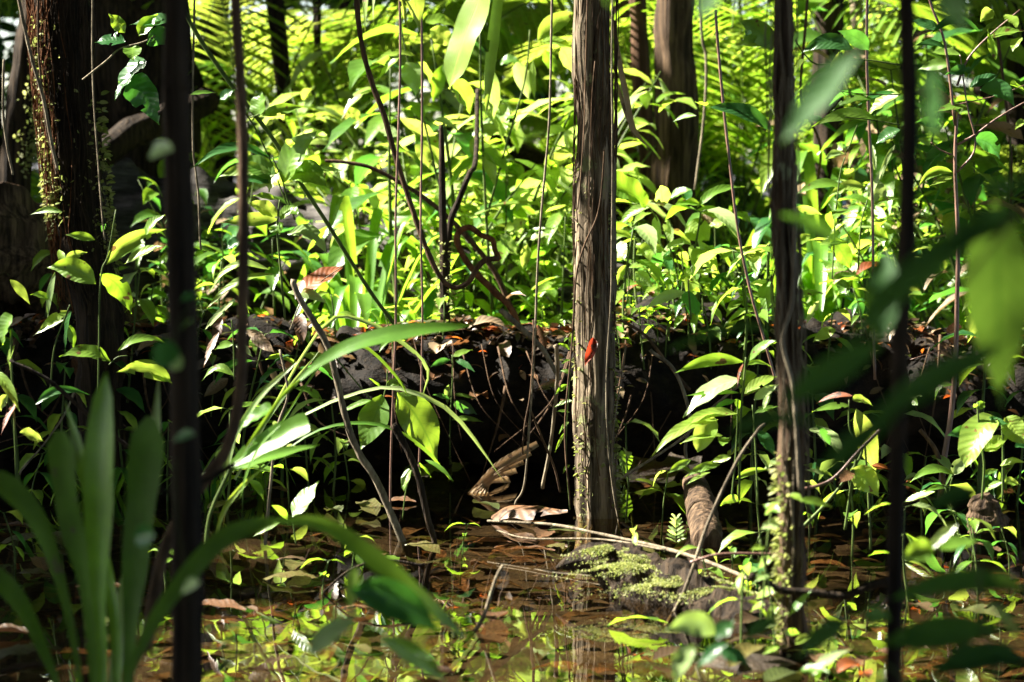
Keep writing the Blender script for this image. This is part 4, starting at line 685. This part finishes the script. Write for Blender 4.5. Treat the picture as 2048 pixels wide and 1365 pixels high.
for (x, y, d, L, wd, a, mt, lab) in [(1700, 1340, 4.0, 60, 40, .4, 'o', 'bright orange decaying leaf at the bottom beside the black trunk'), (1730, 1352, 3.95, 40, 26, 2.0, 'o', 'smaller orange leaf scrap beside the bright orange leaf'),
 (1745, 545, 7.2, 70, 30, .2, 'o', 'orange curled leaf on the litter behind the black foreground trunk'), (1690, 560, 7.3, 60, 24, .5, 't', 'tan curled leaf on the litter between the two right trunks'),
 (1380, 572, 6.9, 22, 24, 1.2, 'o', 'glowing orange leaf upright under the overexposed seedlings'), (1275, 578, 6.95, 44, 22, .1, 'o', 'orange leaf on the log top just right of the central trunk'), (1300, 590, 6.9, 20, 16, 2, 'o', 'red scrap of leaf on the log top just right of the central trunk'), (1242, 606, 6.85, 24, 22, 1, 'o', 'red leaf touching the right edge of the central trunk'),
 (980, 660, 6.9, 90, 34, .1, 't', 'pale curled dead leaf draped on the log left of the central trunk'), (880, 700, 6.85, 46, 44, 1.2, 't', 'tan dead leaf hanging down the front of the log behind the hanging vine'), (870, 760, 6.8, 60, 40, 1.4, 'd', 'brown dead leaf stuck on the shadowed log face'),
 (960, 800, 6.78, 60, 34, 1.0, 'd', 'dim brown leaf in the dark hollow left of centre'), (1030, 600, 6.9, 60, 20, -.7, 't', 'sunlit pale leaf strip leaning on the log left of the central trunk'),
 (1010, 880, 6.78, 26, 22, .3, 'd', 'small dim leaf in the dark hollow near the fan leaf'), (785, 745, 6.8, 40, 42, .9, 'd', 'brown ragged leaf on the log face behind the big leaf pair')]:
    litter_leaf(lab, x, y, d, L, wd, a, mt, tiltz=R.uniform(-.2, .4), arch=.2)

# ------------------------------------------------------------------ loose fallen leaves (countable, nearest ones)
ZX = [(-100, 330, 'at far left'), (330, 720, 'right of the blurred left trunk'), (720, 1150, 'left of the central trunk'), (1150, 1330, 'beside the central trunk'), (1330, 1560, 'left of the vine-wound trunk'), (1560, 1800, 'between the two right trunks'), (1800, 2300, 'right of the black foreground trunk')]
def zone(x):
    for a, b, s in ZX:
        if a <= x < b: return s
    return ZX[0][2] if x < 0 else ZX[-1][2]
WORD = {'d': 'brown', 'o': 'orange', 't': 'tan', 'g': 'green', 'y': 'yellow-green', 'w': 'dark wet', 'h': 'olive', 'b': 'dark green', 'p': 'pale'}
protos = {}
def proto_leaf(mt, k):
    if (mt, k) not in protos:
        m = MB(); rr = random.Random(k*13+len(mt)); c = rr.uniform(.02, .16)
        leaf(m, Vector((-.5, 0, 0)), Vector((.5, 0, rr.uniform(-.04, .1))), rr.uniform(.3, .46), Vector((0, rr.uniform(-.2, .2), 1)), rr.choice(['drip', 'lance', 'round']), c, rr.uniform(-.3, .5), 10, seed=k)
        me = m.build('proto', M[mt]); protos[(mt, k)] = me.data; bpy.data.objects.remove(me)
    return protos[(mt, k)]
def drop_leaf(c, L, mt, lab, group, tilt=.15, rr=R, name='fallen_leaf'):
    o = bpy.data.objects.new(name, proto_leaf(mt, rr.randrange(6))); C.objects.link(o)
    o.location = c; o.rotation_euler = (rr.uniform(-tilt, tilt), rr.uniform(-tilt, tilt), rr.uniform(0, 6.28)); o.scale = (L, L, L*rr.uniform(.8, 1.3))
    return tag(o, lab, 'fallen leaf', group)
rr = random.Random(5)
n = 0
while n < 70:                                            # floating on the water
    x = rr.uniform(-20, 2060); y = rr.uniform(970, 1360); ang = PITCH+math.atan((y-682.5)/2048*K); d = CAM_H/math.tan(ang)
    if 1000 < x < 1300 and y > 1130 and rr.random() < .75: continue
    q = P(x, y, d); gh = ground_h(q.x, q.y); mt = rr.choice('ddwhhhwdhhhg'); s = zone(x)
    drop_leaf(Vector((q.x, q.y, max(.004, gh+.012))), rr.uniform(.06, .15), mt, f'{WORD[mt]} leaf flat on the water {s}', f'{WORD[mt]} leaves on the water {s}', .06, rr); n += 1
for i in range(34):
    x = rr.uniform(-20, 2060); q = P(x, 650, 6.95); s = zone(x); a = rr.uniform(.2, 1.1); mt = rr.choice('wwdwtw')
    drop_leaf(Vector((q.x, 6.98-.235*math.cos(a), .2+.22*math.sin(a))), rr.uniform(.06, .13), mt, f'{WORD[mt]} leaf stuck to the black log front {s}', f'{WORD[mt]} leaves on the log front {s}', 1.3, rr)
n = 0
while n < 120:                                             # on top of the front log
    x = rr.uniform(-20, 2060); q = P(x, 650, 6.95); dy = rr.uniform(-.18, .2); s = zone(x)
    mt = rr.choice('dwdttdwwdo'); ly, lz = log_top(q.x); zt = lz-.22+.22*math.sqrt(max(.05, 1-(dy/.24)**2))+.012
    drop_leaf(Vector((q.x, ly+dy, zt+rr.uniform(0, .02))), rr.uniform(.04, .11), mt, f'{WORD[mt]} leaf on the black log {s}', f'{WORD[mt]} leaves on the log {s}', .6, rr); n += 1

# ------------------------------------------------------------------ stuff: litter beds
def pl_water(rg, n):
    d = rg.uniform(2.8, 7.0, n); x = (rg.uniform(-.1, 1.1, n)-.5)*K*d*1.15
    return np.array([(a, b, ground_h(a, b)+rg.uniform(.003, .02)) for a, b in zip(x, d)])
mass('sunken_leaf_litter', 1300, pl_water, (.05, .15), [M['w'], M['w'], M['d'], M['h']], 'bed of sunken brown and olive leaves under the shallow water', 3, flat=.95, nseg=6)
def pl_land(rg, n):
    d = rg.uniform(7.2, 13, n); x = (rg.uniform(-.2, 1.2, n)-.5)*K*d*1.2
    return np.array([(a, b, ground_h(a, b)+rg.uniform(.003, .04)) for a, b in zip(x, d)])
mass('leaf_litter', 2600, pl_land, (.06, .16), [M['d'], M['t'], M['w'], M['d'], M['w']], 'bed of fallen brown leaves on the ground behind the log', 4, flat=.7)
def pl_log(rg, n):
    x = rg.uniform(-2.2, 2.2, n); dy = rg.normal(0, .12, n)
    lt = np.array([log_top(v) for v in x]); clump = np.array([noise.noise(Vector((v*4, 0, 5))) for v in x])
    return np.stack([x, lt[:, 0]+dy, lt[:, 1]-.22+.225*np.sqrt(np.clip(1-(dy/.25)**2, .05, 1))+rg.uniform(0, .02, n)+np.clip(clump, 0, 1)*.05*rg.random(n)], -1)
mass('leaf_crumbs', 3600, pl_log, (.015, .06), [M['d'], M['t'], M['w'], M['w'], M['w'], M['bark'], M['h'], M['o']], 'crumbled leaf litter and twigs on top of the front log', 6, flat=.3)

# ------------------------------------------------------------------ generated plants
def gen_sapling(seed, h, nodes, L, mats=('g', 'y', 'b')):
    rr = random.Random(seed); t = thing('sapling', '', 'plant', (0, 0, 0)); sm = MB(); fm = {k: MB() for k in mats}
    top = Vector((rr.uniform(-.2, .2)*h, rr.uniform(-.15, .15)*h, h)); mid = top*.5+rvec(rr, .05*h)
    tube(sm, [Vector((0, 0, -.08)), mid, top], .006*h/.6+.001, .002, sides=5, n=6); Q = catmull([Vector((0, 0, 0)), mid, top], 20)
    for i in range(nodes):
        p = Q[int((.35+.65*(i+1)/nodes)*(len(Q)-1))]; a = rr.uniform(0, 6.28)
        for s in (0, math.pi):
            el = rr.uniform(-.2, .45); dv = Vector((math.cos(a+s), math.sin(a+s), el)); l = L*rr.uniform(.6, 1.15); p0 = p+dv*l*.15
            tube(sm, [p, p0], .0015, .0012, sides=4, n=1)
            p1 = p0+Vector((dv.x, dv.y, el-rr.uniform(.3, 1.1))).normalized()*l
            leaf(fm[rr.choice(mats)], p0, p1, l*rr.uniform(.3, .42), Vector((rr.uniform(-.3, .3), rr.uniform(-.5, .1), 1)), 'drip', rr.uniform(.08, .2), .3, 8, cross=5, seed=i)
    sm.build('stem', M['stem'], t)
    for k in fm: fm[k].build('foliage', M[k], t)
    return t
def gen_bush(seed, h, n, L, mats=('g', 'y', 'b')):
    rr = random.Random(seed); t = thing('bush', '', 'plant', (0, 0, 0)); sm = MB(); fm = {k: MB() for k in mats}
    pf = ['drip', 'lance', 'round', 'drip', 'heart'][seed % 5]
    for s in range(6):
        a = rr.uniform(0, 6.28); e = Vector((math.cos(a)*h*.42, math.sin(a)*h*.42, h*rr.uniform(.6, 1.05))); Q = [Vector((0, 0, -.08)), e*.5+Vector((0, 0, .1*h)), e]
        tube(sm, Q, .008*h+.001, .002, sides=5, n=5); Q = catmull(Q, 12)
        for i in range(n//6):
            p = Q[rr.randint(len(Q)//4, len(Q)-1)]+rvec(rr, .05*h); a2 = rr.uniform(0, 6.28); l = L*rr.uniform(.55, 1.2)
            dv = Vector((math.cos(a2), math.sin(a2), rr.uniform(-1.0, .4))).normalized()
            leaf(fm[rr.choice(mats)], p, p+dv*l, l*rr.uniform(.26, .48)*(.7 if pf == 'lance' else 1), Vector((rr.uniform(-.4, .4), rr.uniform(-.6, .2), 1)), pf, rr.uniform(.05, .2), .3, 7, cross=5, seed=i)
    sm.build('stem', M['stem'], t)
    for k in fm: fm[k].build('foliage', M[k], t)
    return t
def gen_strap(seed, h, n, wd, mats=('s', 's', 'b')):
    rr = random.Random(seed); t = thing('strap_leaf_plant', '', 'plant', (0, 0, 0)); fm = {k: MB() for k in set(mats)}
    for i in range(n):
        a = rr.uniform(0, 6.28); l = h*rr.uniform(.6, 1.1); o = rr.uniform(.25, .8)
        hv = Vector((math.cos(a), math.sin(a), 0)); b = hv*.02+Vector((0, 0, -.06))
        leaf_path(fm[rr.choice(mats)], [b, b+hv*l*o*.25+Vector((0, 0, l*.5)), b+hv*l*o*.7+Vector((0, 0, l*.85)), b+hv*l*o*1.3+Vector((0, 0, l*rr.uniform(.45, .9)))], wd*rr.uniform(.7, 1.2), Vector((-hv.x*.4, -hv.y*.4, 1)), 'strap', .3, 12, seed=i)
    for k in fm: fm[k].build('blades', M[k], t)
    return t
def gen_palm(seed, h, n, mats=('s', 'g', 'y')):
    rr = random.Random(seed); t = thing('palm', '', 'palm', (0, 0, 0)); sm = MB(); fm = {k: MB() for k in mats}
    for i in range(n):
        a = 6.28*i/n+rr.uniform(-.4, .4); l = h*rr.uniform(.8, 1.15); hv = Vector((math.cos(a), math.sin(a), 0)); o = rr.uniform(.3, .75); k = rr.choice(mats)
        Q = [Vector((0, 0, -.08)), hv*l*o*.3+Vector((0, 0, l*.55)), hv*l*o*.8+Vector((0, 0, l*.9)), hv*l*o*1.4+Vector((0, 0, l*.75))]; tube(sm, Q, .007, .002, sides=5, n=5); Q = catmull(Q, 14); sd = hv.cross(Vector((0, 0, 1)))
        for j in range(12, len(Q)-1):
            f = (j-12)/(len(Q)-13); ll = l*.34*math.sin(.5+2.5*f)+.04; tt = (Q[j+1]-Q[j]).normalized()
            for s in (-1, 1):
                e = Q[j]+(sd*s*.8+tt*.6+Vector((0, 0, -.25))).normalized()*ll
                leaf(fm[k], Q[j], e, .026, Vector((0, 0, 1))+sd*s*.4, 'lance', .05, .35, 4, cross=3)
    sm.build('stem', M['stem'], t)
    for k in mats: fm[k].build('fronds', M[k], t)
    return t
PROT = {
 'sapling': [gen_sapling(1, .55, 5, .13), gen_sapling(2, .7, 6, .15), gen_sapling(3, .4, 4, .11), gen_sapling(4, .85, 7, .14, ('b', 'g')), gen_sapling(16, .8, 4, .22, ('g', 'l')), gen_sapling(17, 1.0, 5, .26, ('l', 'y', 'b'))],
 'bush': [gen_bush(5, .8, 84, .14, ('g', 'g', 'y')), gen_bush(6, 1.0, 96, .17, ('p', 'p', 'y', 'g')), gen_bush(7, .6, 66, .11, ('g', 'l')), gen_bush(8, 1.2, 100, .21, ('b', 'l', 'g', 't')), gen_bush(15, 1.0, 120, .10, ('l', 'g', 'b', 'd'))],
 'strap': [gen_strap(9, .6, 14, .045), gen_strap(10, .8, 16, .05), gen_strap(11, .45, 12, .03)],
 'palm': [gen_palm(12, 1.3, 7), gen_palm(13, 1.6, 8), gen_palm(14, 1.0, 6)],
 'seedling': [gen_sapling(21, .16, 2, .075, ('g', 'y')), gen_sapling(22, .22, 3, .085), gen_sapling(23, .12, 2, .06, ('g',)), gen_sapling(24, .28, 3, .10, ('g', 'p', 'y'))],
}
PK = {k: [(p, list(p.children)) for p in l] for k, l in PROT.items()}
used = set(); HGT = {'sapling': 'slim drooping-leaved sapling', 'bush': 'dense leafy bush', 'strap': 'clump of arching strap leaves', 'palm': 'feathery palm', 'seedling': 'small few-leaved seedling'}
KIND = {'sapling': 'sapling', 'bush': 'bush', 'strap': 'strap_leaf_plant', 'palm': 'palm', 'seedling': 'seedling'}
def put(kind, k, loc, sc, where, rz=None):
    k = k % len(PK[kind]); pr, kids = PK[kind][k]
    if (kind, k) in used:
        o = pr.copy(); C.objects.link(o)
        for ch in kids: c = ch.copy(); C.objects.link(c); c.parent = o
    else: o = pr; used.add((kind, k)); o.name = KIND[kind]
    o.location = loc; o.rotation_euler = (0, 0, R.uniform(0, 6.28) if rz is None else rz); o.scale = (sc,)*3
    px = to_px(Vector(loc))[0]; lab = f'{HGT[kind]} {where} {zone(px)}'
    tag(o, lab, 'palm' if kind == 'palm' else 'plant', f'{kind} plants {where} {zone(px)}'); return o
rr = random.Random(31)
def at(x, d): q = P(x, 600, d); return Vector((q.x, d, ground_h(q.x, d)-.01))
for i in range(58):                                        # seedlings on the front log
    x = rr.uniform(-20, 2060) if i < 22 else rr.uniform(1220, 1560); q = P(x, 650, 6.95); ly, lz = log_top(q.x); dy = rr.uniform(-.22, .12) if i % 3 else rr.uniform(-.24, -.16); put('seedling', rr.randrange(4), (q.x, ly+dy, lz-.24+.22*math.sqrt(max(.05, 1-(dy/.25)**2))), rr.uniform(.6, 1.4), 'rooted on the black log')
for i in range(30):                                        # between the logs
    x = rr.uniform(-60, 2110)
    if 380 < x < 680 and i % 3: continue
    put(rr.choice(['seedling', 'sapling', 'strap', 'seedling']), rr.randrange(4), at(x, rr.uniform(7.35, 8.3)), rr.uniform(.7, 1.05), 'between the two logs')
for (x, d, s) in [(720, 7.7, 1.0), (800, 7.8, 1.1), (690, 8.0, .9), (850, 7.6, .8), (1640, 8.2, 1.2), (1740, 8.0, 1.0), (1530, 7.9, 1.0), (880, 8.0, 1.1)]:
    put('strap', rr.randrange(3), at(x, d), s, 'between the two logs')
for (x, d, s, k) in [(760, 8.5, 1.05, 1), (850, 8.2, 1.1, 1), (960, 8.3, 1.1, 1), (1060, 8.5, 1.15, 1), (1130, 8.2, .8, 0), (700, 9.0, 1.1, 1), (900, 9.2, 1.3, 1), (1000, 9.4, 1.3, 0), (800, 9.6, 1.3, 1), (640, 9.3, 1.0, 2), (1090, 9.6, 1.3, 1), (1000, 7.7, .55, 2), (1080, 7.6, .6, 2), (930, 7.8, .7, 0)]:
    put('bush', k, at(x, d), s, 'in sunlit thicket behind the logs')
for (x, d, s) in [(1490, 11.0, 1.0), (1430, 10.4, .9), (1570, 11.5, 1.0), (1480, 12.5, 1.2), (1620, 10.8, .9), (1790, 11.5, 1.0), (1900, 12, 1.1), (500, 12, 1.1), (470, 11, 1.0), (20, 10.3, .8), (660, 12.5, 1.1), (1250, 13, 1.2), (2000, 11, 1.0), (1720, 12.4, 1.1), (1380, 13, 1.2)]:
    put('palm', rr.randrange(3), at(x, d), s, 'farther back in the forest')
for i in range(46):
    x = rr.uniform(-120, 2170); d = rr.uniform(9.2, 14.5)
    if 700 < x < 1150 and d < 10: continue
    if 120 < x < 440 and d < 11: continue
    if 1560 < x < 1740 and d < 10: continue
    put(rr.choice(['bush', 'bush', 'sapling', 'strap']), rr.randrange(60), at(x, d), rr.uniform(.8, 1.35), 'farther back in the forest')
for (x, d, s, k) in [(690, 8.0, .9, 4), (820, 7.9, 1.1, 5), (1020, 8.0, 1.0, 4), (1110, 7.8, .8, 4), (1450, 7.7, .8, 4), (1560, 8.3, 1.0, 5), (1740, 7.9, .9, 4), (1840, 7.8, 1.1, 5), (1960, 7.6, 1.0, 4), (560, 7.9, .7, 4), (470, 8.2, .8, 5), (260, 7.8, .7, 4), (1270, 7.8, .7, 4), (930, 8.1, 1.2, 5)]:
    put('sapling', k, at(x, d), s, 'behind the black log')
for (x, d, s, k) in [(1850, 7.6, .9, 0), (1930, 7.9, 1.0, 1), (2010, 7.5, .9, 3), (1800, 8.4, 1.0, 3), (2000, 8.8, 1.1, 0), (1880, 9.0, 1.2, 3), (450, 8.2, .6, 3), (330, 8.4, .55, 3), (250, 8.2, .5, 2), (190, 8.1, .42, 2), (320, 8.1, .45, 2), (250, 8.6, .6, 4), (520, 8.9, .9, 2), (560, 7.9, .5, 2)]:
    put('bush', k, at(x, d), s, 'in mottled shade behind the logs')
for (x, y_, d) in [(1320, 1000, 5.9), (1460, 1050, 5.2), (1700, 1050, 5.4), (1850, 1010, 5.8), (1940, 1040, 5.4), (2020, 1060, 5.2), (700, 1080, 5.2), (480, 950, 6.2), (540, 930, 6.3), (580, 950, 6.25), (60, 1010, 6.0), (130, 980, 6.2), (30, 1080, 5.2), (920, 1060, 5.5), (1420, 1130, 4.9), (1490, 1190, 4.7), (1270, 1120, 5.0), (1660, 1300, 4.1), (1480, 1330, 4.2), (1830, 1150, 4.8), (1960, 1110, 4.9), (330, 1060, 5.0), (640, 1120, 4.9), (1530, 1000, 5.6), (1620, 1010, 5.7)]:
    q = P(x, y_, d); put('seedling', rr.randrange(4), (q.x, d, max(-.03, ground_h(q.x, d)-.01)), rr.uniform(.5, 1.0), 'in the wet shallows')
for (x, d, s, kd, k) in [(250, 6.55, .8, 'sapling', 0), (330, 6.3, .7, 'sapling', 2), (470, 6.6, .9, 'sapling', 0), (560, 6.6, .7, 'sapling', 1), (620, 6.5, .7, 'sapling', 2), (110, 6.4, .8, 'sapling', 0), (40, 6.5, .9, 'sapling', 1), (1500, 6.4, .7, 'sapling', 1), (1640, 6.2, .8, 'sapling', 0), (1760, 6.1, .8, 'sapling', 2), (1960, 6.3, .85, 'sapling', 1), (2030, 6.2, .9, 'sapling', 2),
 (700, 6.6, .8, 'seedling', 3), (650, 6.5, 1.1, 'seedling', 3), (1280, 6.6, 1.1, 'seedling', 3), (430, 6.1, 1.2, 'seedling', 3), (1600, 5.8, 1.2, 'seedling', 3), (1820, 5.9, 1.2, 'seedling', 3), (1930, 5.6, 1.1, 'seedling', 1), (1480, 5.0, 1.0, 'seedling', 1)]:
    put(kd, k, at(x, d), s, 'below the black log')
for (x, d, s) in [(520, 6.5, .5), (200, 6.5, .5), (1700, 6.4, .5), (2000, 6.6, .55), (420, 6.35, .4)]: put('strap', rr.randrange(3), at(x, d), s, 'below the black log')
for k, l in PK.items():                                    # drop a kind that found no place
    for i, (p, kids) in enumerate(l):
        if (k, i) not in used:
            for c in kids: bpy.data.objects.remove(c)
            bpy.data.objects.remove(p)

# ------------------------------------------------------------------ stuff: far thicket, and unseen leaf masses that shade the scene
def pl_wall(rg, n):
    y = rg.uniform(14.5, 21, n); x = rg.uniform(-11, 11, n); z = .1+rg.power(.9, n)*5.8
    return np.stack([x, y, z], -1)
mass('far_thicket', 32000, pl_wall, (.14, .34), [M['l'], M['b'], M['b'], M['l'], M['canopy']], 'mass of green leaves closing the view far behind the trunks', 8, nseg=3)
def pl_side(rg, n):
    s = np.where(rg.random(n) < .5, -1, 1); y = rg.uniform(6, 16, n); x = s*(np.where(s < 0, 4.6, 1.4)+.30*y+rg.uniform(0, 2.5, n)); z = rg.power(1.0, n)*np.where(s < 0, 2.2, 3.0)
    return np.stack([x, y, z], -1)
mass('side_sky_screen', 5000, pl_side, (.14, .32), [M['g'], M['b']], 'unseen mass of leaves added beyond both sides to block sky light', 9, nseg=3)  # out of view, added to keep horizon sky light off the scene

def pl_back(rg, n):
    a = rg.uniform(math.radians(95), math.radians(222), n)*-1+math.radians(60); r = rg.uniform(5, 8, n)
    left = np.cos(a) < -.5
    return np.stack([r*np.cos(a), r*np.sin(a)*1.0, rg.random(n)*np.where(left, 3.2, 6.5)], -1)
mass('back_sky_screen', 9000, pl_back, (.2, .45), [M['canopy']], 'unseen leaves added around the viewpoint to block sky light', 12, nseg=3)  # added behind and beside the camera to cut ambient sky light

SV = np.array(SUN)
LIT = []          # spots meant to catch sun; canopy leaves in their sun path are dropped: (x, y, distance, radius)
for z_ in [(900, 180, 8.4, .8), (760, 230, 8.4, .6), (1050, 150, 8.4, .6), (980, 420, 8.0, .45), (850, 330, 8.2, .5), (950, 200, 7.6, .5), (820, 180, 7.6, .4), (1080, 100, 7.6, .3), (900, 380, 7.6, .3), (700, 150, 8.6, .3), (1330, 470, 6.9, .3), (1450, 520, 6.9, .22), (1290, 540, 6.9, .22), (1400, 590, 6.95, .26),
 (900, 645, 6.95, .16), (1020, 640, 6.95, .18), (600, 635, 6.95, .14), (730, 640, 6.95, .12), (1100, 660, 6.8, .1),
 (1280, 1140, 4.87, .2), (1400, 1180, 4.75, .18), (1560, 950, 4.25, .06), (1560, 1000, 4.25, .12), (1560, 1080, 4.25, .14), (1560, 1160, 4.25, .14), (1550, 1250, 4.2, .15), (1560, 1330, 4.2, .15),
 (105, 60, 6.6, .1), (110, 180, 6.6, .1), (118, 300, 6.6, .1), (128, 420, 6.6, .08), (195, 320, 6.6, .06), (60, 120, 8.6, .15),
 (600, 320, 6.25, .2), (510, 220, 6.25, .13), (480, 350, 6.25, .14), (560, 420, 6.1, .15), (640, 480, 6.1, .08), (460, 580, 6.1, .15), (640, 560, 6.0, .08),
 (250, 60, 6.0, .1), (265, 110, 6.0, .07), (230, 580, 5.5, .12), (150, 550, 5.5, .09), (170, 715, 5.5, .12), (280, 750, 5.5, .12), (300, 480, 5.5, .12), (120, 650, 6.2, .12), (30, 720, 5.2, .12), (500, 680, 6.2, .1),
 (750, 850, 5.8, .09), (840, 860, 5.8, .12), (550, 870, 4.6, .12), (560, 800, 5.3, .14), (900, 830, 5.6, .1), (960, 920, 5.6, .08), (820, 960, 5.6, .06), (610, 1000, 5.15, .09),
 (1420, 790, 5.3, .16), (1380, 870, 5.3, .13), (1520, 760, 5.3, .12), (1735, 880, 5.3, .12), (1730, 970, 5.3, .09), (1660, 815, 5.3, .08), (1960, 880, 5.3, .15), (2030, 860, 5.3, .1), (1880, 940, 5.7, .12), (1840, 800, 5.7, .06), (1912, 650, 5.8, .06), (1912, 500, 5.8, .06), (1915, 300, 5.9, .1),
 (1690, 520, 6.7, .2), (1620, 400, 6.7, .2), (1750, 390, 6.7, .13), (1680, 640, 6.7, .15), (1750, 560, 7.2, .15), (1680, 140, 5.6, .1), (1760, 210, 5.6, .1), (1960, 120, 5.9, .18), (2040, 60, 5.9, .15),
 (950, 90, 5.2, .16), (980, 180, 5.2, .08), (830, 20, 5.2, .12), (740, 20, 5.2, .08), (770, 660, 4.4, .10), (2005, 600, 2.25, .14), (1860, 620, 1.75, .0), (1700, 740, 1.75, .0), (1800, 790, 1.75, .0), (800, 1150, 2.95, .0), (620, 1050, 2.95, .0), (1640, 170, 2.0, .0), (205, 950, 2.9, .02), (205, 850, 2.9, .02),
 (600, 1170, 4.85, .12), (720, 1250, 4.55, .22), (560, 1290, 4.4, .15), (900, 1080, 5.1, .1), (480, 1180, 4.8, .2), (1000, 1290, 4.4, .25), (1720, 1150, 4.6, .2), (1850, 1090, 4.9, .15), (1250, 1240, 4.6, .12), (330, 1250, 4.5, .15), (680, 1230, 4.6, .16), (620, 1330, 4.3, .2), (780, 1340, 4.25, .15), (460, 1290, 4.4, .15), (1690, 1130, 4.7, .12), (1680, 1190, 4.5, .12), (900, 1110, 5.0, .1), (1090, 1060, 5.3, .1), (1060, 1025, 5.85, .1), (1010, 940, 6.5, .1), (150, 1120, 4.9, .1), (130, 1200, 4.6, .1), (1360, 1270, 3.3, .07), (1390, 1320, 3.4, .06), (1650, 1320, 3.6, .08), (1700, 1340, 4.0, .1), (1870, 1090, 3.2, .08), (1920, 1090, 3.2, .07), (1000, 1250, 4.5, .15)]: LIT.append(z_)
for z_ in [(470, 110, 11.5, .3), (590, 170, 11.5, .3), (520, 270, 9.6, .25), (660, 90, 12, .35), (440, 230, 11, .25), (30, 60, 9.5, .2), (300, 420, 8.0, .16), (1500, 150, 11, .35), (1450, 300, 10.5, .3), (1700, 200, 10.5, .25), (1900, 250, 9, .25), (1480, 40, 12, .3)]: LIT.append(z_)
for y_ in range(-40, 1040, 70): LIT.append((1160, y_, 5.95, .055))
rl = random.Random(91)
for i in range(13): LIT.append((rl.uniform(600, 2150), rl.uniform(0, 420), rl.uniform(9, 15), rl.uniform(.12, .32)))
for i in range(9): LIT.append((rl.uniform(1400, 2050), rl.uniform(0, 400), rl.uniform(8, 12), rl.uniform(.12, .3)))
for i in range(14): LIT.append((rl.uniform(0, 2048), rl.uniform(500, 650), rl.uniform(7.2, 8.5), rl.uniform(.1, .22)))
def pl_canopy(rg, n):
    pos = np.stack([rg.uniform(-18, 11, n), rg.uniform(-9, 30, n), rg.uniform(5.0, 8.5, n)], -1)
    keep = np.ones(n, bool)
    for (x, y, d, r) in LIT:
        c = np.array(P(x, y, d)); v = pos-c; al = v@SV; dist = np.linalg.norm(v-al[:, None]*SV, axis=1)
        keep &= ~((dist < r+.13) & (al > 0))
    return pos[keep]
mass('shade_canopy', 105000, pl_canopy, (.32, .62), [M['canopy']], 'unseen leaf canopy above the swamp, holed to shape the sunlight', 10, asp=.6, prof='round', nseg=3, flat=.45)  # unseen shade layer, its gaps shaped so sun lands on chosen spots
